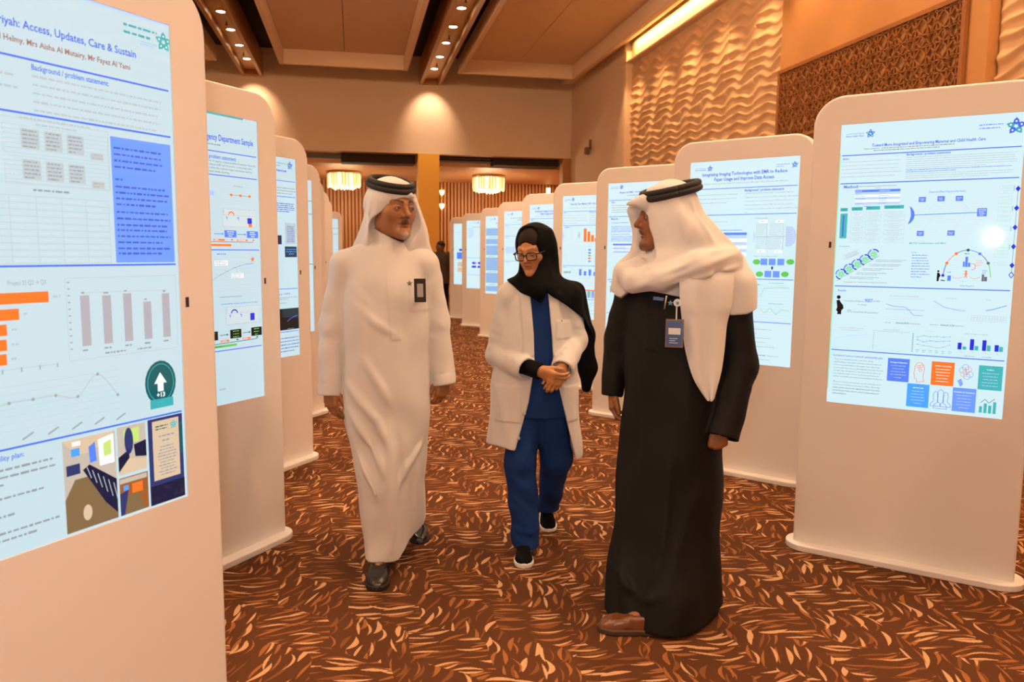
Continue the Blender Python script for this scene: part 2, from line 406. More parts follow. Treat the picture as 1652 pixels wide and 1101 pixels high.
chandelier(-0.24, 23.5, 'crystal drum chandelier in the foyer left of the column')
chandelier(4.02, 23.5, 'crystal drum chandelier in the foyer right of the column')
for cx_, cy_, pw_, lb in ((-0.15, -3.2, 260, 'added unseen crystal drum chandelier, fill light from behind the photographer'), (-0.15, 9.0, 560, 'added unseen crystal drum chandelier, fill light from over the middle of the aisle'), (-4.6, 3.6, 460, 'added unseen crystal drum chandelier, fill light from beyond the left kiosks'), (3.95, 2.6, 260, 'added unseen crystal drum chandelier, fill light right of the nearest right kiosk')):  # added out-of-view chandeliers that brighten the ceiling, walls and kiosk fronts
    chandelier(cx_, cy_, lb, 5.95, pw_*ADDED_CH_W)
add_light('foyer_fill_lamp', 'AREA', (6.2, 24.0, 3.70), 120, (1.0, 0.55, 0.22), (6.2, 24.0, 0), shape='SQUARE', size=0.6)
for x, z, lb in ((2.88, 3.38, 'upper crystal wall lamp right of the column'), (2.88, 2.94, 'lower crystal wall lamp right of the column'), (2.10, 2.93, 'crystal wall lamp just left of the column')):
    t = empty('wall_lamp', (x, 26.04, z)); tag(t, lb, 'wall lamp', 'crystal wall lamps in the foyer')
    MB().box(-0.03, 0.03, -0.03, 0.0, -0.15, 0.02).build('backplate', ringm, t)
    MB().lathe((0,-0.10,0), [(0.0,-0.10),(0.05,-0.09),(0.08,0.0),(0.085,0.05),(0.0,0.05)], 12).build('crystal_cup', mat('sconce_glow', (1,.9,.7), 0.3, emit=(1.0,0.70,0.34), estr=4), t)
t = MB().box(0,0.12,-0.04,0,0,0.4).build('wall_lamp', MATS['sconce_glow']); t.location = (6.45, 26.04, 3.2); tag(t, 'tall lit glass wall lamp at the foyer right corner', 'wall lamp')
# ------------------------------------------------------------------ poster kiosks
KW, KH, KT = 0.92, 2.15, 0.09
SW, SH, SZ0 = 0.707, 1.281, 0.737
kioskm = mat('white_laminate', (0.76, 0.72, 0.70), 0.45, bump=0.05, bscale=300)
bezm = mat('screen_edge', (0.25, 0.27, 0.28), 0.4)
SCREEN_E = 1.02
screenm = mat('screen_white', (0.10, 0.11, 0.12), 0.035, emit=(0.58, 0.82, 0.90), estr=SCREEN_E, spec=0.5)
SHIFT = 0.0145
def kiosk_panel_mesh(sh):
    def contour(ins):
        r = 0.135; pts = []; hw = KW/2-ins; top = KH-ins
        pts += [(-hw, 0.03), (hw, 0.03)]
        for i in range(13):
            a = math.pi/2*i/12; rr = r-ins
            pts.append((hw-rr+rr*math.cos(a), top-rr+rr*math.sin(a)))
        for i in range(13):
            a = math.pi/2+math.pi/2*i/12; rr = r-ins
            pts.append((-hw+rr+rr*math.cos(a), top-rr+rr*math.sin(a)))
        return pts
    bm = bmesh.new(); rings = []
    rr = 0.012
    prof = [(rr*(1-math.sin(a)), -KT/2+rr*(1-math.cos(a))) for a in (0, math.pi/8, math.pi/4, 3*math.pi/8, math.pi/2)]
    prof += [(i, -y) for i, y in reversed(prof)]
    for ins, y in prof:
        rings.append([bm.verts.new((px, y, pz)) for px, pz in contour(ins)])
    n = len(rings[0])
    for a, b_ in zip(rings[:-1], rings[1:]):
        for i in range(n): bm.faces.new((a[i], b_[i], b_[(i+1) % n], a[(i+1) % n]))
    bm.faces.new(rings[-1])
    hx = SW/2; hole = [(sh-hx, SZ0), (sh+hx, SZ0), (sh+hx, SZ0+SH), (sh-hx, SZ0+SH)]
    hf = [bm.verts.new((px, -KT/2, pz)) for px, pz in hole]; hb = [bm.verts.new((px, -KT/2+0.012, pz)) for px, pz in hole]
    es = []
    for i in range(4):
        bm.faces.new((hf[i], hf[(i+1) % 4], hb[(i+1) % 4], hb[i])); es.append(bm.edges.get((hf[i], hf[(i+1) % 4])))
    es += [bm.edges.get((rings[0][i], rings[0][(i+1) % n])) for i in range(n)]
    bmesh.ops.triangle_fill(bm, use_beauty=True, use_dissolve=False, edges=es)
    bmesh.ops.recalc_face_normals(bm, faces=bm.faces)
    me = bpy.data.meshes.new('panel'); bm.to_mesh(me); bm.free(); me.materials.append(kioskm)
    return me
panel_me = {'R': kiosk_panel_mesh(SHIFT), 'L': kiosk_panel_mesh(-SHIFT)}
def base_mesh():
    bm = bmesh.new(); hw, hd, r = 0.50, 0.105, 0.10; pts = []
    for cx, cy, a0 in ((hw-r, hd-r, 0), (-hw+r, hd-r, 90), (-hw+r, -hd+r, 180), (hw-r, -hd+r, 270)):
        for i in range(7):
            a = math.radians(a0+15*i); pts.append((cx+r*math.cos(a), cy+r*math.sin(a)))
    lo = [bm.verts.new((x_, y_, 0)) for x_, y_ in pts]; hi = [bm.verts.new((x_, y_, 0.032)) for x_, y_ in pts]
    n = len(pts); bm.faces.new(list(reversed(lo))); bm.faces.new(hi)
    for i in range(n): bm.faces.new((lo[i], lo[(i+1) % n], hi[(i+1) % n], hi[i]))
    me = bpy.data.meshes.new('base'); bm.to_mesh(me); bm.free(); me.materials.append(kioskm)
    return me
base_me = base_mesh()
scr_me = bpy.data.meshes.new('screen')
hx = SW/2
scr_me.from_pydata([(-hx,0,0),(hx,0,0),(hx,0,SH),(-hx,0,SH),(-hx,0.006,0),(hx,0.006,0),(hx,0.006,SH),(-hx,0.006,SH)], [], [(0,1,2,3),(7,6,5,4),(0,4,5,1),(1,5,6,2),(2,6,7,3),(3,7,4,0)])
scr_me.materials.append(screenm)
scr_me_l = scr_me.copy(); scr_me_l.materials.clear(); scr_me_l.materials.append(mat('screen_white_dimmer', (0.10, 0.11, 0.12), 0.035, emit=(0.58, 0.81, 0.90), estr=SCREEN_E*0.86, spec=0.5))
lens_me = bpy.data.meshes.new('sensor_slot'); mb = MB().box(-0.005,0.005,-0.002,0.002,-0.014,0.014)
lens_me.from_pydata(mb.v, [], mb.f); lens_me.materials.append(mat('sensor_black', (0.03,0.02,0.02), 0.3))
SCREENS = {}
def kiosk(key, corner, ang, side, label):
    """corner: floor point of the panel corner nearest the aisle; ang: heading of the face left to right"""
    u = Vector((math.sin(math.radians(ang)), math.cos(math.radians(ang)), 0)); back = Vector((-u.y, u.x, 0))
    c = Vector((corner[0], corner[1], 0)) + u*(KW/2)*(1 if side == 'R' else -1) + back*(KT/2)
    t = empty('poster_kiosk', c, math.atan2(u.y, u.x))
    tag(t, label, 'kiosk', 'white digital poster kiosks lining the aisle')
    bevel(link(bpy.data.objects.new('base', base_me), t), 0.006, 2)
    link(bpy.data.objects.new('panel', panel_me[side]), t)
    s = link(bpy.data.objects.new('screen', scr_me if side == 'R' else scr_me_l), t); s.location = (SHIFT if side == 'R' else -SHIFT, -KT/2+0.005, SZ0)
    l = link(bpy.data.objects.new('sensor_slot', lens_me), t); l.location = ((-1 if side == 'R' else 1)*(KW/2-0.100), -KT/2, 1.476 if side == 'R' else 1.285)
    SCREENS[key] = s
    return t
KI = [
 ('R1', (2.100, 3.345), 133.4, 'R', 'kiosk on the right showing the maternal and child health poster, nearest the camera'),
 ('R2', (2.085, 4.93), 139.5, 'R', 'kiosk on the right showing the imaging technologies poster, behind the dark-robed man'),
 ('R3', (2.06, 6.54), 138, 'R', 'kiosk on the right partly hidden behind the dark-robed man, between black scarf and his face'),
 ('R4', (2.08, 8.10), 138, 'R', 'kiosk on the right with orange bar chart on its screen, behind the black scarf'),
 ('R5', (2.08, 9.68), 138, 'R', 'kiosk on the right directly behind the head of the person in glasses'),
 ('R6', (2.08, 11.36), 138, 'R', 'kiosk on the right just left of the glasses, plain text poster on screen'),
 ('R7', (2.08, 13.0), 138, 'R', 'kiosk on the right with bluish grey striped poster, third from the far end'),
 ('R8', (2.04, 14.95), 138, 'R', 'kiosk on the right with small blue pie charts, second from the far end'),
 ('R9', (2.02, 16.75), 138, 'R', 'farthest kiosk on the right, beside the distant dark figure'),
 ('L1', (-0.394, 2.368), 37.0, 'L', 'kiosk cut off by the left frame edge, orange bars and room photos on screen'),
 ('L2', (-0.352, 3.928), 37.5, 'L', 'second kiosk on the left, flow chart and department sample poster'),
 ('L3', (-0.289, 5.44), 36, 'L', 'third kiosk on the left, dark picture near the bottom of its screen'),
 ('L4', (-0.268, 7.0), 36, 'L', 'fourth kiosk on the left, only a sliver of screen showing'),
 ('L5', (-0.285, 8.45), 36, 'L', 'fifth kiosk on the left, a narrow edge before the white robed arm'),
 ('L6', (-0.280, 10.0), 36, 'L', 'sixth kiosk on the left, a narrow edge below the left chandelier'),
 ('L7', (-0.285, 11.5), 36, 'L', 'seventh kiosk on the left, thinnest visible edge'),
 ('L8', (-0.20, 15.2), 40, 'L', 'farthest kiosk on the left with a thin bright screen strip'),
]
for k in KI: kiosk(*k)
# ------------------------------------------------------------------ what the screens show
def srgb(r, g, b): return tuple((c/255/12.92 if c/255 <= 0.04045 else ((c/255+0.055)/1.055)**2.4) for c in (r, g, b))
PAL = dict(blue=(62,104,222), rule=(66,112,236), deep=(34,52,212), mid=(84,128,240), sky=(72,160,250), pale=(178,208,248), grey=(146,158,168), dark=(96,104,120),
           lgrey=(176,192,200), black=(14,14,20), orange=(246,118,44), teal=(66,176,182), dteal=(14,92,98), green=(96,196,88), white=(236,250,255), cyan=(58,168,176),
           bars=(168,168,180), brown=(150,112,98), panel=(104,152,252), mint=(150,222,186), navy=(24,30,62), tan=(206,188,160), floor=(124,104,72), wood=(150,92,48),
           ink=(44,56,110), wall=(186,180,168), lime=(190,220,120), stripe=(140,184,224), wdark=(140,150,160), wgrey=(172,188,197), wlg=(196,214,222), wink=(66,98,196), wblue=(110,146,236), wbrown=(186,166,156))
WORD = dict(dark='wdark', grey='wgrey', lgrey='wlg', ink='wink', blue='wblue', brown='wbrown')
def pmat(c):
    e = srgb(*PAL[c])
    return mat('print_'+c, tuple(v*0.25 for v in e), 0.035, emit=e, estr=SCREEN_E)
_fc = {}
def text_mesh(s, bold=0.0):
    k = (s, bold)
    if k not in _fc:
        cu = bpy.data.curves.new('t', 'FONT'); cu.body = s; cu.size = 1.0; cu.resolution_u = 1 if len(s) > 44 else 2; cu.fill_mode = 'FRONT'; cu.offset = bold
        o = bpy.data.objects.new('t', cu); me = bpy.data.meshes.new_from_object(o)
        n = len(me.vertices); co = np.empty(n*3, np.float32); me.vertices.foreach_get('co', co)
        fs = [tuple(p.vertices) for p in me.polygons]
        bpy.data.objects.remove(o); bpy.data.meshes.remove(me); bpy.data.curves.remove(cu)
        _fc[k] = (co.reshape(-1, 3)[:, :2].copy(), fs)
    return _fc[k]
class Poster:
    def __init__(s, key): s.scr = SCREENS[key]; s.b = {}; s.r = random.Random(sum(map(ord, key)))
    def _p(s, a, t, ly): return (-SW/2 + a*SW, -0.0004*(ly+1), SH*(1-t))
    def mb(s, part, col): return s.b.setdefault((part, col), MB())
    def poly(s, part, col, pts, ly=0):
        v = [s._p(a, t, ly) for a, t in pts]; ar = sum(v[i][0]*v[(i+1) % len(v)][2]-v[(i+1) % len(v)][0]*v[i][2] for i in range(len(v)))
        if ar < 0: v.reverse()
        s.mb(part, col).add(v, [tuple(range(len(v)))])
    def rect(s, part, col, a0, t0, a1, t1, ly=0): s.poly(part, col, [(a0,t0),(a0,t1),(a1,t1),(a1,t0)], ly)
    def box(s, part, col, a0, t0, a1, t1, w=0.0012, ly=0): s.line(part, col, [(a0,t0),(a1,t0),(a1,t1),(a0,t1),(a0,t0)], w, ly)
    def line(s, part, col, pts, w=0.0015, ly=0):
        for (a, t), (a2, t2) in zip(pts[:-1], pts[1:]):
            dx, dz = (a2-a)*SW, (t2-t)*SH; L_ = math.hypot(dx, dz) or 1; nx, nz = -dz/L_*w/2, dx/L_*w/2
            s.poly(part, col, [(a+nx/SW, t+nz/SH), (a2+nx/SW, t2+nz/SH), (a2-nx/SW, t2-nz/SH), (a-nx/SW, t-nz/SH)], ly)
    def ell(s, part, col, a, t, rx, ry=None, ly=0, n=20): 
        ry = rx if ry is None else ry
        s.poly(part, col, [(a+rx/SW*math.cos(2*math.pi*i/n), t+ry/SH*math.sin(2*math.pi*i/n)) for i in range(n)], ly)
    def arc(s, part, col, a, t, rx, ry, d0, d1, w, ly=0, n=18):
        s.line(part, col, [(a+rx/SW*math.cos(math.radians(d0+(d1-d0)*i/n)), t-ry/SH*math.sin(math.radians(d0+(d1-d0)*i/n))) for i in range(n+1)], w, ly)
    def text(s, part, col, a0, t, txt, a1=None, h=0.012, align='L', bold=0.012, ly=1):
        """t: middle of the x-height line; h: capital height in metres; a1: right end to fit to"""
        co, fs = text_mesh(txt, bold)
        if len(co) == 0: return
        x0, x1 = co[:,0].min(), co[:,0].max(); sy = h/0.72
        sx = sy if a1 is None else (a1-a0)*SW/(x1-x0)
        wd = (x1-x0)*sx/SW
        if a1 is None and align == 'R': a0 = a0-wd
        if a1 is None and align == 'C': a0 = a0-wd/2
        X_ = -SW/2 + a0*SW + (co[:,0]-x0)*sx; Z_ = SH*(1-t) - h*0.5 + co[:,1]*sy
        s.mb(part, col).add([(float(p), -0.0004*(ly+1), float(q)) for p, q in zip(X_, Z_)], fs)
    def words(s, part, col, a0, t0, a1, t1, n, h=0.0024, fill=0.9, center=False, ly=1):
        """blurred running text: n lines of word strokes"""
        r = s.r; col = WORD.get(col, col)
        for i in range(n):
            t = t0 + (t1-t0)*(i/(n-1) if n > 1 else 0.5)
            end = a1 if i < n-1 else a0+(a1-a0)*r.uniform(0.45, 0.95)
            if i < n-1: end = a1-(a1-a0)*r.uniform(0, 1-fill)
            off = (a1-end)/2 if center else 0
            a = a0
            while a < end-0.004:
                wl = min(r.choice([0.35, 0.5, 0.7, 0.9, 1.1])*h*3.6/SW, end-a)
                hh = h*r.uniform(0.8, 1.15)/SH/2
                s.rect(part, col, a+off, t-hh, a+off+wl, t+hh, ly); a += wl + h*0.75/SW
    def star(s, a, t, R, col='blue', col2='cyan', ly=1):
        for k in range(5):
            th = math.radians(90+72*k); c, sn = math.cos(th), math.sin(th)
            P = lambda r, w: (a+(c*r-sn*w)*R/SW, t-(sn*r+c*w)*R/SH)
            s.poly('logo_star', col if k % 2 == 0 else col2, [P(1,0), P(.62,.30), P(.22,.17), P(.16,0), P(.22,-.17), P(.62,-.30)], ly)
            s.ell('logo_star', 'white', *P(.55,0), R*0.10, ly=ly+1, n=8)
        for k in range(5):
            th = math.radians(126+72*k); c, sn = math.cos(th), math.sin(th)
            s.ell('logo_star', col, a+c*.44*R/SW, t-sn*.44*R/SH, R*0.13, ly=ly, n=8)
    def logo(s, a, t, sc=1.0, col='blue', left=True, full=True, col2='cyan'):
        """star emblem with two-line lettering at its left"""
        s.star(a, t, 0.020*sc, col, col2)
        if full:
            s.text('logo_lettering', col, a-0.142*sc, t-0.0035*sc, ARAB, a-0.037*sc, 0.0065*sc, bold=0.0)
            s.text('logo_lettering', col, a-0.142*sc, t+0.0055*sc, 'Eastern Health Cluster', a-0.037*sc, 0.0058*sc, bold=0.02)
            s.words('logo_lettering', 'lgrey', a-0.10*sc, t+0.0125*sc, a-0.037*sc, t+0.0125*sc, 1, 0.0014)
        else:
            s.words('logo_lettering', col, a-0.150*sc, t-0.005, a-0.04*sc, t+0.005, 2, 0.0034, 1.0)
            s.words('logo_lettering', 'lgrey', a-0.10*sc, t+0.0125, a-0.04*sc, t+0.0125, 1, 0.0014)
    def rule(s, t, a0=0.012, a1=0.988, w=0.0042): s.line('divider', 'rule', [(a0,t),(a1,t)], w)
    def vbars(s, col, a0, da, bw, t1, hs, ly=1):
        for i, h in enumerate(hs): s.rect('chart_bars', col, a0+i*da, t1-h, a0+i*da+bw, t1, ly)
    def grid(s, a0, t0, a1, t1, nx, nt, col='lgrey', w=0.0010):
        for i in range(nx+1): s.line('table_lines', col, [(a0+(a1-a0)*i/nx, t0), (a0+(a1-a0)*i/nx, t1)], w)
        for i in range(nt+1): s.line('table_lines', col, [(a0, t0+(t1-t0)*i/nt), (a1, t0+(t1-t0)*i/nt)], w)
    def done(s):
        for (part, col), m_ in s.b.items(): tag(m_.build(part, pmat(col), s.scr), kind='stuff')
ARAB = '\uFEF2\uFEA4\uFEBC\uFEDF\uFE8D \uFE94\uFEF4\uFED7\uFEAE\uFEB8\uFEDF\uFE8D \uFECA\uFEE4\uFEA0\uFE97'
BGP = 'Background / problem statement:'

# --- R1: maternal and child care
p = Poster('R1')
p.logo(0.174, 0.036); p.star(0.952, 0.043, 0.036); p.words('logo_lettering', 'mid', 0.767, 0.033, 0.893, 0.044, 2, 0.0036, 1.0); p.words('logo_lettering', 'lgrey', 0.80, 0.053, 0.88, 0.053, 1, 0.0015)
p.text('heading_text', 'blue', 0.187, 0.077, 'Toward More Integrated and Empowering Maternal and Child Health Care', 0.805, 0.0135, bold=0.02)
p.text('body_text', 'dark', 0.139, 0.088, 'Team members :', 0.235, 0.0052); p.words('body_text', 'dark', 0.243, 0.0885, 0.854, 0.0885, 1, 0.0036, 1.0); p.words('body_text', 'dark', 0.198, 0.0955, 0.815, 0.0955, 1, 0.0036, 1.0)
for t in (0.108, 0.2065, 0.5715, 0.8045): p.rule(t)
p.text('heading_text', 'blue', 0.017, 0.119, 'Aim:', None, 0.011); p.text('heading_text', 'blue', 0.388, 0.1145, BGP, 0.629, 0.0095, bold=0.02)
p.words('body_text', 'grey', 0.014, 0.131, 0.375, 0.183, 5, 0.0026); p.words('body_text', 'grey', 0.389, 0.125, 0.972, 0.161, 6, 0.0024, 0.97)
p.words('body_text', 'mid', 0.389, 0.1675, 0.955, 0.174, 2, 0.0026, 0.98); p.words('body_text', 'grey', 0.389, 0.181, 0.972, 0.1955, 3, 0.0024, 0.97)
p.text('heading_text', 'blue', 0.034, 0.2175, 'Method:', 0.122, 0.0135, bold=0.02); p.words('body_text', 'dark', 0.127, 0.218, 0.373, 0.218, 1, 0.0026, 1)
for i in range(6):
    p.rect('table_rows', 'mid' if i == 0 else ('pale' if i % 2 else 'white'), 0.104, 0.230+0.0087*i, 0.366, 0.2385+0.0087*i)
    for a in (0.109, 0.245): p.words('body_text', 'white' if i == 0 else 'blue', a, 0.2345+0.0087*i, a+0.07, 0.2345+0.0087*i, 1, 0.0022)
p.text('body_text', 'teal', 0.235, 0.2245, 'Objectives', None, 0.004, 'C'); p.words('body_text', 'mid', 0.16, 0.288, 0.21, 0.288, 1, 0.002)
for a0, a1, tt in ((0.021, 0.065, 0.292), (0.088, 0.154, 0.290), (0.174, 0.256, 0.288), (0.28, 0.392, 0.286)):
    p.rect('table_rows', 'teal', a0, tt, a1, tt+0.012); p.words('body_text', 'dteal', a0+0.008, tt+0.006, a1-0.006, tt+0.006, 1, 0.0022)
p.rect('table_rows', 'teal', 0.023, 0.312, 0.066, 0.400); p.line('body_text', 'blue', [(0.042, 0.318), (0.042, 0.394)], 0.006, 1)
for a0, a1, n in ((0.088, 0.162, 6), (0.176, 0.262, 7), (0.284, 0.400, 7)):
    for i in range(n):
        tt = 0.307+0.111*i/n; p.box('table_lines', 'lgrey', a0, tt, a1, tt+0.098/n, 0.0008); p.words('body_text', 'grey', a0+0.008, tt+0.004, a1-0.008, tt+0.0095, 2, 0.0017, 0.8, True)
for a0, a1 in ((0.066, 0.088), (0.162, 0.176), (0.262, 0.284)):
    for i in range(5): p.line('table_lines', 'pale', [(a0, 0.33+0.015*i), (a1, 0.32+0.02*i)], 0.0007)
# fishbone
p.text('heading_text', 'blue', 0.525, 0.244, 'Cause and Effect Diagram (Fish Bone)', 0.721, 0.0075, bold=0.0)
p.line('diagram', 'mid', [(0.455, 0.321), (0.79, 0.316)], 0.003)
p.poly('diagram', 'mid', [(0.424,0.290),(0.440,0.298),(0.452,0.311),(0.455,0.322),(0.450,0.335),(0.437,0.347),(0.419,0.353),(0.430,0.336),(0.434,0.322),(0.431,0.305)])
for a, t in ((0.4915, 0.269), (0.5935, 0.268), (0.691, 0.2685), (0.493, 0.384), (0.6595, 0.383)):
    p.rect('diagram', 'mid', a-0.0195, t-0.0085, a+0.0195, t+0.0085, 1); p.words('body_text', 'white', a-0.013, t-0.002, a+0.013, t+0.003, 2, 0.002, 0.9, True, 2)
    p.line('diagram', 'pale', [(a+0.01, t+(0.009 if t < 0.3 else -0.009)), (a+0.075, 0.318)], 0.0008)
p.rect('diagram', 'mid', 0.789, 0.302, 0.839, 0.329, 1); p.words('body_text', 'white', 0.796, 0.306, 0.834, 0.325, 5, 0.002, 0.8, True, 2)
for a, t in ((0.45,0.287),(0.455,0.305),(0.53,0.284),(0.56,0.297),(0.57,0.305),(0.625,0.277),(0.645,0.298),(0.69,0.293),(0.695,0.305),(0.735,0.283),(0.75,0.30),(0.47,0.33),(0.465,0.343),(0.445,0.36),(0.56,0.33),(0.57,0.345),(0.63,0.342),(0.66,0.36),(0.54,0.375),(0.72,0.38),(0.755,0.357),(0.765,0.342)):
    p.words('body_text', 'lgrey', a, t-0.003, a+0.06, t+0.004, 2, 0.0018, 0.8, True)
# timeline at the right
p.line('diagram', 'dark', [(0.987, 0.236), (0.987, 0.512)], 0.0014)
for t in (0.242, 0.304, 0.366, 0.428, 0.489):
    p.poly('diagram', 'deep', [(0.987, t-0.0095), (0.974, t), (0.987, t+0.0095), (0.9995, t)], 1)
p.line('diagram', 'deep', [(0.987, 0.511), (0.975, 0.52), (0.987, 0.530), (0.999, 0.52), (0.987, 0.511)], 0.003, 1)
for t, h in ((0.236, 0.010), (0.252, 0.010), (0.278, 0.024), (0.307, 0.018), (0.337, 0.018), (0.367, 0.014), (0.420, 0.026), (0.452, 0.024), (0.485, 0.010)):
    p.box('table_lines', 'lgrey', 0.895, t-h/2, 0.960, t+h/2, 0.0008); p.words('body_text', 'mint', 0.903, t-h/2+0.004, 0.952, t+h/2-0.004, max(1, int(h/0.007)), 0.0022, 0.9, True)
for t in (0.24, 0.305, 0.37, 0.43): p.line('body_text', 'teal', [(0.967, t-0.008), (0.967, t+0.008)], 0.0022)
# cycle ladder
p.words('body_text', 'teal', 0.026, 0.429, 0.10, 0.429, 1, 0.0026)
p.line('diagram', 'lgrey', [(0.051,0.462),(0.149,0.438),(0.156,0.450),(0.060,0.477),(0.051,0.462)], 0.0009); 
for i in range(4): p.line('body_text', 'grey', [(0.063+0.002*i, 0.4625+0.004*i), (0.138+0.003*i, 0.444+0.0035*i)], 0.0012)
for a, t in ((0.047,0.529),(0.095,0.510),(0.141,0.493),(0.187,0.476),(0.235,0.457)):
    p.ell('diagram', 'mint', a, t, 0.0165, ly=1); 
    for k in range(5): p.ell('diagram', 'teal', a+0.011*math.cos(k*1.26), t+0.006*math.sin(k*1.26), 0.0026, 0.0018, ly=2, n=6)
    p.arc('diagram', 'deep', a, t, 0.0225, 0.0225, 30, 100, 0.0055, 1); p.arc('diagram', 'mid', a, t, 0.0225, 0.0225, 115, 185, 0.0055, 1); p.arc('diagram', 'deep', a, t, 0.0225, 0.0225, 200, 265, 0.0055, 1)
p.line('diagram', 'dark', [(0.021, 0.553), (0.268, 0.461)], 0.0012)
for i in range(6):
    a = 0.25-0.037*i; t = 0.4765+0.0155*i; p.words('body_text', 'dark', a, t, min(a+0.19, 0.43) if i < 5 else 0.41, t+0.005, 2 if i < 5 else 1, 0.0022)
# collaboration
p.text('heading_text', 'teal', 0.436, 0.417, 'MCHD Collaboration with MoC', 0.638, 0.0078, bold=0.01)
p.text('body_text', 'teal', 0.450, 0.449, 'PLANED:', None, 0.0045); p.words('body_text', 'mid', 0.455, 0.4585, 0.567, 0.533, 9, 0.0030, 0.75)
arcp = [(0.632,0.526),(0.649,0.484),(0.696,0.452),(0.757,0.440),(0.819,0.452),(0.866,0.483),(0.884,0.530)]
sm = []
for i in range(6):
    for j in range(5):
        q = j/5; a0 = arcp[max(i-1,0)]; a1 = arcp[i]; a2 = arcp[i+1]; a3 = arcp[min(i+2,6)]
        sm.append(tuple(0.5*(2*a1[k]+(a2[k]-a0[k])*q+(2*a0[k]-5*a1[k]+4*a2[k]-a3[k])*q*q+(3*a1[k]-a0[k]-3*a2[k]+a3[k])*q**3) for k in (0,1)))
sm.append(arcp[-1])
for c_, i0, i1 in (('deep',0,6),('orange',5,11),('dark',10,16),('mid',15,21),('dark',20,26),('green',25,31)): p.line('diagram', c_, sm[i0:i1], 0.0026)
for (a, t), c_ in zip(arcp[:6], ('deep','orange','orange','dteal','mid','dark')): p.ell('diagram', c_, a, t, 0.0062, ly=1)
p.ell('figure', 'black', 0.606, 0.512, 0.0042); p.poly('figure', 'black', [(0.600,0.517),(0.611,0.517),(0.620,0.527),(0.612,0.534),(0.611,0.546),(0.600,0.546)])
p.line('figure', 'ink', [(0.622,0.542),(0.645,0.544)], 0.004); p.rect('diagram','mid',0.657,0.526,0.676,0.544); p.words('body_text','mid',0.655,0.515,0.68,0.515,1,0.003)
for a0,a1,t0 in ((0.735,0.744,0.478),(0.746,0.760,0.462),(0.762,0.774,0.482)): p.rect('diagram','mid',a0,t0,a1,0.496,1)
p.text('body_text','dteal',0.742,0.452,'MCH',None,0.0055); p.ell('figure','orange',0.754,0.511,0.004); p.line('figure','orange',[(0.743,0.521),(0.754,0.518),(0.765,0.521)],0.003); p.line('figure','orange',[(0.747,0.533),(0.754,0.523),(0.761,0.533)],0.003); p.line('figure','orange',[(0.754,0.514),(0.754,0.526)],0.005)
p.arc('diagram','orange',0.785,0.495,0.012,0.013,-100,110,0.0025); p.arc('diagram','orange',0.71,0.526,0.02,0.011,190,330,0.0015); p.arc('diagram','orange',0.80,0.526,0.02,0.011,210,350,0.0015)
for a0,a1,t0 in ((0.838,0.850,0.520),(0.851,0.866,0.528)): p.rect('diagram','dark',a0,t0,a1,0.543,1); p.grid(a0+0.001,t0+0.001,a1-0.001,0.542,2,4,'white',0.001)
p.words('body_text','mid',0.838,0.508,0.872,0.515,2,0.003); p.words('body_text','lgrey',0.67,0.49,0.72,0.505,3,0.002); p.words('body_text','orange',0.80,0.475,0.84,0.49,3,0.002); p.text('body_text','mid',0.731,0.559,'Baby Passport',0.802,0.0065,bold=0.0); p.words('body_text','mint',0.735,0.545,0.775,0.545,1,0.003)
# results
p.text('heading_text','blue',0.034,0.587,'Results:',None,0.0085)
p.ell('figure','black',0.040,0.612,0.0085); p.poly('figure','black',[(0.027,0.624),(0.045,0.621),(0.056,0.632),(0.069,0.640),(0.073,0.652),(0.060,0.660),(0.060,0.674),(0.035,0.674),(0.038,0.665),(0.028,0.660),(0.034,0.648)])
p.text('body_text','dark',0.076,0.624,'Total Number Of Deliveries',0.193,0.0062,bold=0.0); p.text('heading_text','blue',0.199,0.6205,'9007',0.245,0.016,bold=0.01); p.text('body_text','dark',0.249,0.622,'for 2024',0.288,0.0062,bold=0.0); p.text('body_text','dark',0.158,0.636,'to until July',0.210,0.0058,bold=0.0)
p.text('body_text','grey',0.096,0.660,'0%',0.124,0.013,bold=0.0); p.text('body_text','dark',0.130,0.663,'Maternal Death During this Period',0.281,0.0062,bold=0.0)
p.words('body_text','grey',0.345,0.601,0.535,0.601,1,0.0024,1); p.line('chart_line','mid',[(0.325,0.630),(0.36,0.6365),(0.40,0.6385),(0.434,0.639),(0.46,0.650),(0.485,0.666),(0.539,0.667)],0.0018); p.line('chart_line','mid',[(0.325,0.648),(0.545,0.648)],0.0012); p.line('chart_line','pale',[(0.33,0.611),(0.545,0.611)],0.0012); p.words('body_text','lgrey',0.325,0.676,0.545,0.684,2,0.0018)
p.words('body_text','dark',0.327,0.696,0.385,0.696,1,0.0024,1); p.text('body_text','dteal',0.388,0.695,'Achieved 98.3%',0.463,0.0068); p.words('body_text','dark',0.467,0.696,0.533,0.696,1,0.0024,1)
p.words('body_text','grey',0.655,0.603,0.72,0.603,1,0.0024,1); p.line('chart_line','mid',[(0.594,0.614),(0.652,0.634),(0.71,0.641),(0.767,0.645)],0.0016); p.line('chart_line','pale',[(0.59,0.636),(0.775,0.640)],0.001); p.words('body_text','lgrey',0.60,0.676,0.775,0.683,2,0.0018)
p.words('body_text','dark',0.581,0.696,0.635,0.696,1,0.0024,1); p.text('body_text','dteal',0.638,0.695,'Achieved 12.2%',0.713,0.0068); p.words('body_text','dark',0.717,0.696,0.777,0.696,1,0.0024,1)
p.words('body_text','grey',0.87,0.604,0.92,0.604,1,0.0026,1); p.line('chart_line','mid',[(0.873,0.640),(0.905,0.636),(0.935,0.630),(0.977,0.621)],0.0026); p.grid(0.80,0.658,0.982,0.676,12,3); p.words('body_text','lgrey',0.84,0.684,0.95,0.684,1,0.0018)
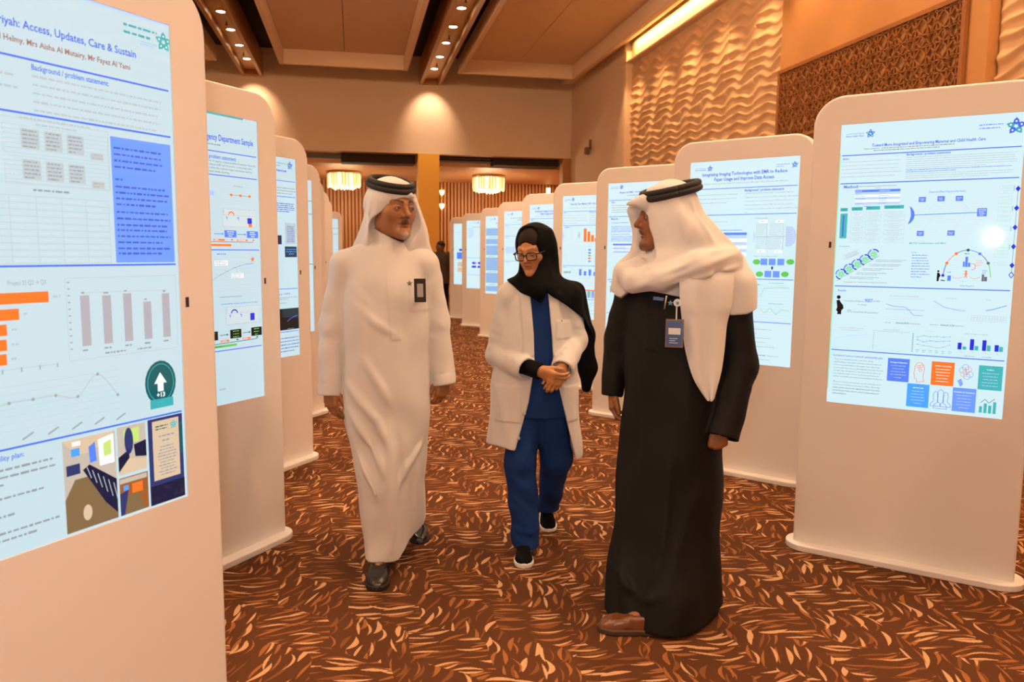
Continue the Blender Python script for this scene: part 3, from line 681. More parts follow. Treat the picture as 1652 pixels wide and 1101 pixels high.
p.words('body_text','grey',0.045,0.722,0.205,0.730,2,0.0024,0.9,True); p.line('chart_line','pale',[(0.027,0.767),(0.07,0.757),(0.14,0.750),(0.226,0.742)],0.0016); p.words('body_text','lgrey',0.03,0.795,0.225,0.795,1,0.002,1)
p.words('body_text','grey',0.32,0.721,0.44,0.721,1,0.0026,1); p.line('chart_line','lgrey',[(0.27,0.727),(0.475,0.727)],0.0018); p.words('body_text','lgrey',0.28,0.793,0.47,0.793,1,0.002,1)
for i in range(11): p.rect('body_text','grey',0.260,0.727+0.0062*i,0.267,0.7285+0.0062*i); p.rect('body_text','dteal',0.488,0.730+0.006*i,0.494,0.7325+0.006*i)
for c_, ts in (('teal',(0.742,0.735,0.738,0.736,0.737,0.734)),('mid',(0.750,0.757,0.752,0.753,0.751,0.749)),('grey',(0.766,0.770,0.771,0.775,0.772,0.762))):
    pts = [(0.516+0.036*i, t) for i, t in enumerate(ts)]; p.line('chart_line', c_, pts, 0.0013)
    for a, t in pts: p.ell('chart_line', c_, a, t, 0.0022, n=6, ly=1)
for i in range(6): p.words('body_text','teal',0.509+0.036*i,0.786,0.531+0.036*i,0.792,2,0.0022,0.9,True)
p.words('body_text','mint',0.56,0.719,0.64,0.719,1,0.0022,1)
p.text('body_text','grey',0.777,0.721,'NO. OF',0.815,0.0055,bold=0.0); p.words('body_text','grey',0.82,0.721,0.939,0.721,1,0.0034,1)
for i,(h1,h2) in enumerate(((0.023,0.011),(0.037,0.015),(0.036,0.019),(0.022,0.017))): p.rect('chart_bars','deep',0.739+0.0645*i,0.775-h1,0.760+0.0645*i,0.775,1); p.rect('chart_bars','teal',0.7655+0.0635*i,0.775-h2,0.785+0.0635*i,0.775,1); p.words('body_text','grey',0.754+0.064*i,0.783,0.775+0.064*i,0.783,1,0.0022)
p.words('body_text','dark',0.775,0.796,0.85,0.796,1,0.0024,1); p.words('body_text','dark',0.87,0.796,0.94,0.796,1,0.0024,1)
p.text('heading_text','blue',0.023,0.824,'Conclusion/ Lessons Learned/ sustainability plan:',0.328,0.0092,bold=0.01)
for i, l in enumerate(('The project demonstrated that a clear vision, strong','multidisciplinary collaboration, and evidence-based practices can','lead to a real transformation in the quality of care without the','need for additional resources. By integrating preventive care and','strengthening communication channels across specialties, we','successfully built a safer and more empowering environment for','mothers and children grounded in sustainability and efficiency.')):
    p.text('body_text','dark',0.034,0.838+0.0105*i,l,0.270 if i == 0 else 0.331-0.01*(i%3),0.0062,bold=0.0)
for i, l in enumerate(('The project stands as an inspiring national model that can be','replicated across healthcare institutions seeking to deliver high-','quality, patient-centered care aligned with Saudi Vision 2030','and the Eastern Health Cluster\'s goals for patient safety and','clinical excellence.')):
    p.text('body_text','dark',0.033,0.921+0.0108*i,l,0.119 if i == 4 else 0.326-0.004*i,0.0062,bold=0.015 if i > 1 else 0.0)
for c_,a0,t0,hd in (('mid',0.357,0.821,'Strategy & Objectives'),('orange',0.606,0.822,'Clinician Counseling'),('teal',0.860,0.824,None),('sky',0.477,0.9055,None),('panel',0.731,0.9065,'Evaluation & Continuous')):
    p.rect('poster_tile',c_,a0,t0,a0+0.125,t0+0.082)
    if hd: p.text('body_text','white',a0+0.0625,t0+0.014,hd,None,0.0056,'C',0.02,2)
    else: p.words('body_text','white',a0+0.025,t0+0.014,a0+0.10,t0+0.014,1,0.003,1,True,2)
    p.words('body_text','pale' if c_ != 'orange' else 'white',a0+0.018,t0+0.026,a0+0.108,t0+0.068,5,0.0026,0.75,True,2)
hd = [(0.528,0.900),(0.527,0.888),(0.514,0.886),(0.513,0.873),(0.508,0.868),(0.513,0.860),(0.514,0.845),(0.525,0.832),(0.545,0.829),(0.562,0.836),(0.568,0.851),(0.563,0.868),(0.563,0.885),(0.569,0.895),(0.528,0.900)]
p.line('icon','orange',hd,0.0022)
for a,t in ((0.535,0.845),(0.550,0.842),(0.545,0.856)): p.arc('icon','orange',a,t,0.006,0.006,0,360,0.002)
for a,t,c_ in ((0.79,0.835,'mid'),(0.806,0.842,'orange'),(0.815,0.858,'mid'),(0.80,0.866,'mid'),(0.782,0.858,'orange'),(0.776,0.846,'mid'),(0.795,0.85,'orange')): p.arc('icon',c_,a,t,0.0125,0.0125,0,360,0.0015)
for i in range(4): p.line('icon','mid',[(0.754+0.004*i,0.886+0.005*i),(0.772+0.003*i,0.876+0.005*i)],0.0045)
for a,sc_ in ((0.640,0.85),(0.695,0.85),(0.667,1.1)):
    q = [(-0.034,0.030),(-0.030,0.018),(-0.012,0.010),(-0.013,0.0),(-0.017,-0.012),(-0.012,-0.026),(0,-0.031),(0.012,-0.026),(0.017,-0.012),(0.013,0.0),(0.012,0.010),(0.030,0.018),(0.034,0.030),(-0.034,0.030)]
    p.line('icon','mid',[(a+x_*sc_, 0.952+y_*sc_) for x_, y_ in q],0.0020)
p.vbars('teal',0.876,0.024,0.016,0.985,(0.022,0.033,0.027,0.040)); p.line('icon','dteal',[(0.882,0.951),(0.905,0.938),(0.925,0.950),(0.955,0.934)],0.002)
p.rect('divider','mint',0.0,0.10,0.006,0.95)
p.done()

# --- R2 and R5 carry the same imaging poster
def imaging(key, full):
    p = Poster(key); B = 'heading_text'
    p.logo(0.190, 0.035); p.logo(0.955, 0.040, 1.05, full=False)
    p.text(B,'blue',0.12,0.064,'Integrating Imaging Technologies with EMR to Reduce',0.894,0.0215,bold=0.02)
    p.text(B,'blue',0.235,0.0895,'Paper Usage and Improve Data Access',0.781,0.0215,bold=0.02)
    p.text('body_text','grey',0.107,0.111,'Fadil AlRiefai, Mohamed Shokry, Muna AlAmmary, Solaiman AlRomaihe, Mead AlYousef , Alaa AlDhamin',0.907,0.0090,bold=0.0)
    for t in (0.136, 0.266, 0.5805, 0.79): p.rule(t)
    p.text(B,'blue',0.03,0.146,'Aim:',None,0.014,bold=0.02); p.text(B,'blue',0.525,0.149,BGP,0.874,0.0150,bold=0.02)
    p.words('body_text','grey',0.03,0.166,0.46,0.206,3,0.0042,0.95); 
    if full:
        for i,(l,e) in enumerate((('in Dhahran Eye Specialist Hospital (DESH), most ophthalmic diagnostic',0.955),('imaging devices were not connected to the EMR, causing delays, higher printing',1.0),('costs, and risk of lost reports. To address this, DESH launched a project to',0.96),('integrate all imaging devices with the EMR, improving data accessibility,',0.955),('reducing paper use, and enhancing patient care in alignment with EHC\'s goal A',0.992),('and C',0.562))):
            p.text('body_text','grey',0.53,0.1645+0.0187*i,l,min(e,0.993),0.0078,bold=0.0)
        p.text('body_text','teal',0.633,0.2855,'Fishbone Analysis:',0.741,0.0068,bold=0.01)
        for a0,a1,t in ((0.666,0.743,0.302),(0.813,0.885,0.303),(0.660,0.736,0.444),(0.812,0.882,0.446)): p.rect('diagram','white',a0,t-0.008,a1,t+0.008); p.box('diagram','lgrey',a0,t-0.008,a1,t+0.008,0.0014); p.words('body_text','mid',a0+0.02,t,a1-0.02,t,1,0.004,1,False,2)
        for a0,a1,t0,t1 in ((0.645,0.735,0.314,0.366),(0.765,0.875,0.312,0.368),(0.648,0.738,0.380,0.432),(0.752,0.885,0.382,0.434)): p.box('diagram','grey',a0,t0,a1,t1,0.001); p.words('body_text','grey',a0+0.005,t0+0.005,a1-0.004,t1-0.004,8,0.0024,0.85)
        p.line('diagram','dark',[(0.64,0.375),(0.907,0.375)],0.002); p.poly('diagram','pale',[(0.62,0.34),(0.64,0.375),(0.62,0.41)])
        for a in (0.744, 0.888): p.line('diagram','grey',[(a-0.008,0.31),(a,0.375),(a-0.008,0.44)],0.0012)
        pts = [(0.908,0.329),(0.95,0.330),(0.98,0.345),(0.993,0.372),(0.98,0.402),(0.95,0.418),(0.911,0.420)]; p.poly('diagram','pale',pts); p.line('diagram','grey',pts+[pts[0]],0.0018,1); p.words('body_text','brown',0.922,0.345,0.97,0.406,7,0.0032,0.8,False,2)
        p.text('body_text','teal',0.630,0.469,'Clarify the Process (Before & After):',0.842,0.0068,bold=0.0)
        for a,t,k in ((0.659,0.497,'o'),(0.725,0.496,'b'),(0.798,0.496,'b'),(0.874,0.496,'b'),(0.956,0.495,'o'),(0.690,0.556,'o'),(0.765,0.555,'b'),(0.838,0.555,'b'),(0.914,0.554,'o')):
            if k == 'o': p.ell('diagram','green',a,t,0.024,0.017)
            else: p.rect('diagram','panel',a-0.030,t-0.0155,a+0.030,t+0.0155); p.words('body_text','blue',a-0.022,t-0.008,a+0.022,t+0.008,4,0.0028,0.85,True,2)
        p.line('diagram','ink',[(0.80,0.516),(0.80,0.534)],0.006); p.ell('diagram','ink',0.80,0.525,0.007)
        p.words('body_text','mid',0.25,0.342,0.55,0.342,1,0.0042,1); p.words('body_text','grey',0.04,0.30,0.40,0.324,2,0.004); p.rect('table_rows','mid',0.20,0.354,0.56,0.366)
        for i in range(6): p.rect('table_rows','pale' if i % 2 == 0 else 'white',0.20,0.366+0.017*i,0.56,0.383+0.017*i); p.words('body_text','grey',0.21,0.371+0.017*i,0.55,0.378+0.017*i,2,0.003,0.8)
        p.words('body_text','lgrey',0.04,0.345,0.17,0.56,14,0.004)
        for t0 in (0.60, 0.70):
            p.words('body_text','teal',0.78,t0-0.002,0.92,t0-0.002,1,0.003,1); p.line('chart_line','green',[(0.70,t0+0.065),(0.74,t0+0.025),(0.80,t0+0.022),(0.87,t0+0.018),(0.96,t0+0.02)] if t0 < 0.65 else [(0.70,t0+0.02),(0.75,t0+0.045),(0.80,t0+0.018),(0.85,t0+0.05),(0.90,t0+0.025),(0.97,t0+0.03)],0.002)
            for i in range(5): p.line('table_lines','lgrey',[(0.66,t0+0.01+0.014*i),(0.98,t0+0.01+0.014*i)],0.0006)
            p.words('body_text','lgrey',0.66,t0+0.083,0.98,t0+0.083,1,0.0024,1)
        p.rect('chart_bars','green',0.66,0.606,0.70,0.61)
        p.text(B,'blue',0.03,0.806,'Conclusion/ Lessons Learned/ sustainability plan:',0.50,0.014,bold=0.01); p.words('body_text','grey',0.03,0.826,0.90,0.975,8,0.0046,0.75)
        for i in (1, 3, 6): p.words('body_text','dark',0.30,0.826+0.0213*i,0.80,0.826+0.0213*i,1,0.005,1,False,2)
    else:
        p.words('body_text','grey',0.03,0.166,0.46,0.22,4,0.0042); p.words('body_text','grey',0.53,0.166,0.98,0.25,5,0.0042); p.words('body_text','lgrey',0.03,0.29,0.95,0.56,14,0.0046); p.words('body_text','lgrey',0.03,0.60,0.95,0.97,16,0.0046)
    p.done()
imaging('R2', True); imaging('R5', False)

# --- R3
p = Poster('R3'); B = 'heading_text'
p.logo(0.178, 0.015+0.012); p.text(B,'blue',0.156,0.062,'Impact of PMU',0.34,0.014,bold=0.02); p.words(B,'blue',0.36,0.062,0.85,0.062,1,0.008,1)
p.words('body_text','dark',0.20,0.083,0.80,0.095,2,0.005,0.8,True)
for t in (0.112, 0.2195, 0.637, 0.862): p.rule(t)
for t,l in ((0.124,'Aim:'),(0.2335,'Methods:'),(0.651,'Results:'),(0.880,'Conclusion/')): p.text(B,'blue',0.045,t,l,None,0.0135,bold=0.02)
p.text(B,'blue',0.53,0.124,BGP,0.88,0.0135,bold=0.02); p.words('body_text','grey',0.53,0.144,0.97,0.20,5,0.0042)
p.words('body_text','dark',0.05,0.146,0.46,0.19,4,0.0042,0.8); p.words('body_text','mid',0.05,0.260,0.42,0.260,1,0.0042); p.words('body_text','mid',0.05,0.285,0.46,0.318,4,0.0046,0.9); p.text(B,'blue',0.05,0.335,'Inclusion Criteria:',0.30,0.008); p.words('body_text','mid',0.05,0.350,0.46,0.380,4,0.0042,0.9)
p.rect('table_rows','mid',0.076,0.398,0.46,0.410)
for i in range(4): p.rect('table_rows','pale' if i % 2 else 'white',0.076,0.410+0.012*i,0.46,0.422+0.012*i); p.words('body_text','mid',0.09,0.416+0.012*i,0.44,0.416+0.012*i,1,0.004,0.8)
p.line('diagram','lgrey',[(0.08,0.60),(0.10,0.55),(0.12,0.60),(0.14,0.56),(0.2,0.57)],0.003); p.vbars('grey',0.05,0.030,0.022,0.725,(0.045,0.06,0.035,0.05,0.03,0.04,0.02)); p.words('body_text','lgrey',0.05,0.736,0.45,0.75,2,0.003); p.words('body_text','lgrey',0.05,0.78,0.45,0.84,4,0.004)
p.line('chart_line','lgrey',[(0.05,0.82),(0.15,0.80),(0.3,0.81)],0.002); p.words('body_text','dark',0.05,0.90,0.45,0.975,6,0.0046,0.8); p.words('body_text','lgrey',0.53,0.25,0.97,0.60,16,0.0042); p.words('body_text','lgrey',0.53,0.66,0.97,0.84,10,0.0042); p.words('body_text','lgrey',0.53,0.90,0.97,0.97,5,0.0042)
p.done()

# --- R4
p = Poster('R4'); B = 'heading_text'
p.logo(0.178, 0.030); p.text(B,'blue',0.13,0.067,'Top-Up Ten Masks: 957 Closure',0.62,0.0175,bold=0.02); p.words(B,'blue',0.64,0.067,0.88,0.067,1,0.009,1); p.words('body_text','grey',0.116,0.100,0.88,0.100,1,0.0052,1)
for t in (0.126, 0.240, 0.566, 0.838): p.rule(t)
p.text(B,'blue',0.02,0.135,'Aim:',None,0.011); p.text(B,'blue',0.46,0.133,BGP,0.80,0.012,bold=0.02); p.words('body_text','grey',0.01,0.158,0.43,0.222,4,0.0042,0.95); p.words('body_text','grey',0.46,0.15,0.96,0.228,6,0.0042)
p.text(B,'blue',0.045,0.253,'Method:',None,0.013,bold=0.02)
for i in range(7):
    for j in range(3): p.words('body_text','lgrey',0.02+0.11*j,0.275+0.016*i,0.10+0.11*j,0.280+0.016*i,2,0.0026,0.7)
p.poly('diagram','pale',[(0.0,0.275),(0.035,0.318),(0.0,0.37)]); p.poly('diagram','lgrey',[(0.29,0.285),(0.315,0.317),(0.29,0.35),(0.268,0.317)])
p.vbars('orange',0.372,0.062,0.048,0.371,(0.106,0.081,0.053,0.030,0.024)); p.line('chart_line','lgrey',[(0.36,0.374),(0.72,0.374)],0.002)
p.grid(0.01,0.395,0.40,0.555,6,10); 
for i in range(10):
    for j in range(6): p.words('body_text','lgrey',0.017+0.065*j,0.403+0.016*i,0.07+0.065*j,0.403+0.016*i,1,0.0028,0.9)
for t,c_ in ((0.436,'mid'),(0.461,'mid'),(0.482,'green'),(0.504,'orange'),(0.527,'panel')): p.ell('diagram',c_,0.476,t,0.017,0.0095); p.words('body_text','lgrey',0.52,t,0.60,t,1,0.003)
p.words('body_text','dark',0.45,0.41,0.57,0.41,1,0.003,1); p.text(B,'blue',0.02,0.578,'Results:',None,0.011)
for i,c_ in enumerate(('orange','teal','brown','teal','green','mid')): p.rect('chart_bars',c_,0.03+0.022*i,0.612,0.045+0.022*i,0.628)
p.words('body_text','lgrey',0.17,0.60,0.28,0.66,7,0.003); p.vbars('mid',0.302,0.082,0.042,0.644,(0.052,0.035,0.050,0.032,0.04)); p.words('body_text','grey',0.30,0.665,0.60,0.665,1,0.0036,1)
p.line('chart_line','lgrey',[(0.33,0.70),(0.42,0.69),(0.5,0.705),(0.6,0.695)],0.0016); p.line('chart_line','tan',[(0.33,0.725),(0.42,0.715),(0.5,0.73),(0.6,0.718)],0.0016)
p.rect('poster_tile','orange',0.30,0.758,0.66,0.766)
for i,c_ in enumerate(('orange','pale','lgrey','teal','lgrey','panel','lgrey','pale')): p.rect('poster_tile',c_,0.36+0.034*i,0.766,0.39+0.034*i,0.822)
p.words('body_text','lgrey',0.04,0.68,0.28,0.82,12,0.003); p.text(B,'blue',0.02,0.85,'Conclusion/',None,0.011); p.words('body_text','grey',0.03,0.866,0.60,0.97,8,0.0042,0.8); p.words('body_text','lgrey',0.66,0.40,0.97,0.55,9,0.004); p.words('body_text','lgrey',0.70,0.60,0.97,0.81,12,0.004); p.words('body_text','lgrey',0.76,0.26,0.97,0.37,7,0.004); p.done()

# --- farther right kiosks
p = Poster('R6'); p.logo(0.20, 0.032); p.words('heading_text','dark',0.14,0.078,0.86,0.10,2,0.008,0.9,True); p.words('body_text','grey',0.2,0.122,0.8,0.122,1,0.005,1)
for t in (0.15, 0.28, 0.56): p.rule(t)
for t in (0.162, 0.293, 0.572): p.words('heading_text','blue',0.03,t,0.14,t,1,0.007,1)
p.words('body_text','grey',0.03,0.18,0.45,0.265,6,0.005); p.words('body_text','grey',0.53,0.18,0.97,0.265,6,0.005); p.words('body_text','grey',0.03,0.31,0.9,0.54,12,0.005); p.words('body_text','lgrey',0.03,0.60,0.9,0.96,18,0.005); p.rect('poster_tile','pale',0.03,0.40,0.30,0.47); p.done()
p = Poster('R7'); p.logo(0.27, 0.036); p.words('heading_text','blue',0.30,0.09,0.80,0.09,1,0.010,1); p.words('body_text','brown',0.30,0.11,0.85,0.11,1,0.006,1)
for t0,t1 in ((0.155,0.25),(0.29,0.36),(0.375,0.50),(0.53,0.70),(0.73,0.86),(0.90,0.97)): p.rect('poster_tile','stripe',0.01,t0,0.98,t1); p.words('body_text','blue',0.04,t0+0.02,0.94,t1-0.015,max(3,int((t1-t0)/0.025)),0.006,0.9)
for t in (0.27, 0.515, 0.715, 0.88): p.words('heading_text','dark',0.08,t,0.4,t,1,0.009,1)
p.done()
p = Poster('R8'); p.logo(0.40, 0.033); p.words('heading_text','dark',0.2,0.095,0.9,0.095,1,0.009,1); p.words('heading_text','mid',0.05,0.12,0.26,0.24,6,0.008,0.8); p.words('body_text','lgrey',0.3,0.12,0.95,0.24,7,0.005); p.words('body_text','lgrey',0.08,0.36,0.5,0.52,10,0.005)
for a0,a1,t in ((0.58,0.78,0.335),(0.86,0.97,0.335),(0.72,0.97,0.445)): p.rect('poster_tile','deep',a0,t-0.008,a1,t+0.008)
for i,a in enumerate((0.26,0.46,0.66)):
    p.ell('chart_pie','deep',a,0.625,0.055,0.022); p.poly('chart_pie','orange',[(a,0.625),(a+0.07,0.632),(a+0.04,0.612)],1); p.rect('chart_pie','deep',a-0.08,0.665,a+0.07,0.695); 
p.words('body_text','grey',0.15,0.60,0.8,0.60,1,0.004,1); p.words('body_text','lgrey',0.05,0.73,0.9,0.97,12,0.006,0.9); p.rule(0.55); p.rule(0.80); p.done()
p = Poster('R9'); p.logo(0.62, 0.036); p.words('body_text','grey',0.1,0.145,0.9,0.145,1,0.007,1); p.words('body_text','lgrey',0.15,0.18,0.9,0.26,5,0.006)
p.poly('diagram','deep',[(0.58,0.265),(0.66,0.283),(0.58,0.30),(0.62,0.283)]); p.rect('poster_tile','mid',0.12,0.47,0.95,0.58)
for a in (0.27, 0.62, 0.9): p.ell('diagram','deep',a,0.43,0.05,0.022)
for a,t,c_ in ((0.15,0.63,'tan'),(0.52,0.62,'mid'),(0.15,0.72,'tan'),(0.52,0.72,'mid')): p.rect('poster_tile',c_,a,t,a+0.28,t+0.075)
p.words('body_text','lgrey',0.1,0.83,0.9,0.97,6,0.005); p.done()

# --- L1: nearest on the left
p = Poster('L1'); B = 'heading_text'
p.star(0.973, 0.037, 0.026, 'cyan', 'teal'); p.words('logo_lettering','cyan',0.805,0.024,0.945,0.038,2,0.0058,1); p.words('logo_lettering','stripe',0.87,0.048,0.945,0.053,2,0.002,1)
p.text(B,'blue',0.345,0.076,'Ariyah: Access, Updates, Care & Sustain',0.851,0.0185,bold=0.015); p.text('body_text','brown',0.305,0.104,'Ahmed Helmy, Mrs Aisha Al Mutairy, Mr Fayez Al Yami',0.825,0.0130,bold=0.02)
for t in (0.133, 0.2265, 0.4905, 0.808): p.rule(t, w=0.0046)
p.text(B,'blue',0.463,0.1445,BGP,0.735,0.0130,bold=0.012)
p.words('body_text','grey',0.463,0.160,0.967,0.2185,5,0.0044,0.9); p.words('body_text','grey',0.03,0.165,0.424,0.205,3,0.0050,0.95)
p.words('body_text','grey',0.413,0.234,0.655,0.243,2,0.0036,0.95,True)
for t0 in (0.252, 0.305):
    for c_ in range(3):
        p.rect('table_rows','lgrey',0.415+0.077*c_,t0,0.475+0.077*c_,t0+0.034); p.words('body_text','dark',0.42+0.077*c_,t0+0.004,0.47+0.077*c_,t0+0.031,5,0.0030,0.9,False,2)
    p.rect('table_rows','lgrey',0.652,t0+0.028,0.70,t0+0.040); p.words('body_text','brown',0.656,t0+0.031,0.70,t0+0.037,2,0.0030,0.9,False,2)
    p.words('body_text','lgrey',0.05,t0,0.40,t0+0.034,5,0.004); p.grid(0.36,t0-0.004,0.72,t0+0.043,1,6)
p.box('table_lines','lgrey',0.02,0.236,0.722,0.346); p.words('body_text','dark',0.445,0.357,0.61,0.357,1,0.0042,1); p.grid(0.02,0.368,0.712,0.486,8,10,'lgrey',0.0013)
for i in range(10):
    for j in range(8): p.words('body_text','lgrey',0.027+0.0865*j,0.374+0.0118*i,0.095+0.0865*j,0.374+0.0118*i,1,0.0026,0.8)
p.rect('poster_tile','panel',0.731,0.243,0.985,0.486)
p.words('body_text','ink',0.742,0.264,0.96,0.300,4,0.0048,0.9); p.words('body_text','ink',0.742,0.324,0.78,0.324,1,0.0048); p.words('body_text','ink',0.742,0.338,0.972,0.372,4,0.0048,0.92); p.words('body_text','ink',0.742,0.387,0.972,0.412,3,0.0048,0.92); p.words('body_text','ink',0.742,0.422,0.972,0.446,3,0.0048,0.92); p.words('body_text','ink',0.742,0.458,0.972,0.468,2,0.0048,0.95)
p.text('body_text','grey',0.345,0.519,'Project 25 Q2 \u2192 Q3',0.468,0.0105,bold=0.0)
for a1,t in ((0.475,0.546),(0.375,0.574),(0.334,0.600),(0.331,0.626),(0.328,0.651)): p.rect('chart_bars','orange',0.05,t-0.0098,a1,t+0.0098); p.words('body_text','grey',a1+0.014,t,a1+0.045,t,1,0.0046,1)
p.line('chart_axis','lgrey',[(0.05,0.668),(0.494,0.670)],0.0015); 
for i in range(6): p.rect('chart_axis','grey',0.19+0.06*i,0.668,0.194+0.06*i,0.676)
p.box('chart_axis','lgrey',0.535,0.514,0.984,0.668,0.0012); p.line('chart_axis','lgrey',[(0.60,0.542),(0.94,0.544)],0.0012)
for i,h in enumerate((0.096,0.094,0.096,0.077,0.092)): a = 0.602+0.0832*i; p.rect('chart_bars','bars',a-0.017,0.643-h,a+0.017,0.643); p.words('body_text','dark',a-0.012,0.638-h,a+0.012,0.638-h,1,0.0042,1); p.words('body_text','dark',a-0.018,0.651,a+0.018,0.651,1,0.0042,1)
for i in range(11): p.rect('body_text','grey',0.541,0.520+0.0125*i,0.549,0.5225+0.0125*i)
p.words('body_text','dark',0.67,0.661,0.77,0.661,1,0.0036,1); p.words('body_text','dark',0.80,0.661,0.87,0.661,1,0.0036,1)
cp = [(0.25,0.735),(0.325,0.728),(0.402,0.728),(0.479,0.728),(0.557,0.737),(0.635,0.700),(0.710,0.747)]; sm = []
for i in range(6):
    for j in range(6):
        q = j/6; a0 = cp[max(i-1,0)]; a1 = cp[i]; a2 = cp[i+1]; a3 = cp[min(i+2,6)]
        sm.append(tuple(0.5*(2*a1[k]+(a2[k]-a0[k])*q+(2*a0[k]-5*a1[k]+4*a2[k]-a3[k])*q*q+(3*a1[k]-a0[k]-3*a2[k]+a3[k])*q**3) for k in (0,1)))
sm.append(cp[-1]); p.line('chart_line','lgrey',sm,0.0026)
for a,t in cp: p.ell('chart_line','grey',a,t,0.004,n=8,ly=1)
for i in range(7): p.line('table_lines','lgrey',[(0.25,0.700+0.013*i),(0.715,0.697+0.013*i)],0.0006)
for i in range(5): a = 0.36+0.085*i; p.line('body_text','grey',[(a,0.797),(a+0.038,0.787)],0.004)
p.ell('badge_mark','dteal',0.896,0.738,0.0495,0.060); p.arc('badge_mark','cyan',0.896,0.738,0.0415,0.051,0,360,0.0022,1,28); p.rect('badge_mark','cyan',0.845,0.772,0.950,0.791,1); p.words('badge_mark','teal',0.875,0.779,0.92,0.785,2,0.004,1,True,2)
p.poly('badge_mark','white',[(0.894,0.716),(0.922,0.739),(0.907,0.739),(0.907,0.756),(0.881,0.756),(0.881,0.739),(0.866,0.739)],2); p.text('badge_mark','white',0.894,0.763,'+13',None,0.0125,'C',0.03,2)
p.text(B,'blue',0.20,0.822,'Sustainability plan:',0.362,0.0120,bold=0.01)
for t,n in ((0.843,3),(0.893,1),(0.925,1),(0.955,2)): p.words('body_text','dark',0.03,t,0.475,t+0.013*(n-1),n,0.0050,0.95)
# four room photographs
p.rect('photo','wall',0.491,0.817,0.690,0.995); p.poly('photo','floor',[(0.491,0.930),(0.530,0.895),(0.600,0.895),(0.688,0.960),(0.688,0.995),(0.491,0.995)],1)
p.poly('photo','navy',[(0.560,0.880),(0.585,0.872),(0.688,0.915),(0.688,0.985),(0.640,0.955)],2); p.poly('photo','tan',[(0.491,0.817),(0.690,0.817),(0.600,0.848),(0.540,0.848)],1)
for i in range(6): p.line('photo','lgrey',[(0.575+0.02*i,0.876+0.009*i),(0.590+0.02*i,0.90+0.012*i)],0.002,3)
p.rect('photo','sky',0.520,0.835,0.552,0.850,2); p.rect('photo','white',0.525,0.822,0.555,0.830,2); p.poly('photo','mid',[(0.585,0.838),(0.610,0.830),(0.614,0.868),(0.588,0.870)],2); p.poly('photo','white',[(0.622,0.828),(0.683,0.822),(0.683,0.880),(0.625,0.880)],2); p.poly('photo','lime',[(0.640,0.838),(0.672,0.832),(0.672,0.862),(0.642,0.864)],3); p.ell('photo','tan',0.57,0.965,0.012,0.020,ly=2); p.rect('photo','ink',0.500,0.865,0.550,0.885,2)
p.rect('photo','wall',0.699,0.814,0.818,0.911); p.poly('photo','navy',[(0.699,0.875),(0.745,0.862),(0.745,0.880),(0.699,0.905)],2); p.poly('photo','navy',[(0.765,0.855),(0.818,0.850),(0.818,0.885),(0.770,0.880)],2); p.ell('photo','ink',0.745,0.845,0.013,0.035,ly=2); p.poly('photo','lime',[(0.725,0.822),(0.790,0.820),(0.790,0.850),(0.725,0.850)],1); p.poly('photo','tan',[(0.699,0.911),(0.740,0.880),(0.818,0.890),(0.818,0.911)],1)
p.rect('photo','wood',0.699,0.918,0.820,0.995); p.poly('photo','ink',[(0.699,0.95),(0.735,0.945),(0.715,0.995),(0.699,0.995)],2); p.poly('photo','floor',[(0.735,0.955),(0.775,0.955),(0.805,0.995),(0.715,0.995)],1); p.rect('photo','orange',0.750,0.935,0.795,0.955,2); p.rect('photo','wall',0.70,0.920,0.815,0.930,1); p.rect('photo','sky',0.715,0.935,0.735,0.945,2)
p.rect('photo','ink',0.829,0.812,0.988,0.996); p.rect('photo','tan',0.848,0.818,0.970,0.945,1); p.star(0.945,0.832,0.013,'teal','teal',3); p.words('photo','dteal',0.862,0.830,0.92,0.836,2,0.003,1,False,3); p.words('photo','dark',0.875,0.852,0.945,0.862,2,0.004,1,True,3); p.words('photo','dark',0.868,0.875,0.955,0.935,10,0.003,0.7,True,3); p.rect('photo','navy',0.829,0.955,0.988,0.996,2); p.rect('photo','dteal',0.975,0.83,0.986,0.90,2)
p.rect('divider','pale',0.02,0.0,0.99,0.004)
p.done()

# --- L2
p = Poster('L2'); B = 'heading_text'
p.rect('divider','teal',0.0,0.0,0.88,0.006); p.text(B,'blue',0.505,0.0795,'Emergency Department Sample',0.962,0.027,bold=0.02); p.words('body_text','dark',0.40,0.105,0.80,0.105,1,0.0048,1)
for t in (0.127, 0.206, 0.4595, 0.810): p.rule(t)
p.text(B,'blue',0.435,0.1445,BGP,0.813,0.0175,bold=0.012)
for i,(l,e) in enumerate((('56% of samples completed within 60 minutes, below the',0.977),('between staff, lack of porters, or pneumatic tube',0.945),('problems like network outages and analyzer interface',0.945),('impact timely reporting.',0.752))): p.text('body_text','dark',0.585,0.1595+0.0115*i,l,e,0.0088,bold=0.0)
for i in range(8): p.line('table_lines','lgrey',[(0.703,0.227+0.010*i),(0.926,0.230+0.010*i)],0.0007)
p.text('body_text','dark',0.785,0.237,'Time sending to lab',0.862,0.0056,bold=0.0); p.line('chart_line','dark',[(0.762,0.269),(0.839,0.268),(0.917,0.270)],0.0016)
for a in (0.762, 0.839, 0.917): p.ell('chart_line','orange',a,0.269,0.0085,0.006,ly=1)
p.ell('diagram','pale',0.605,0.268,0.020,0.015); p.words('body_text','blue',0.59,0.264,0.62,0.272,3,0.002)
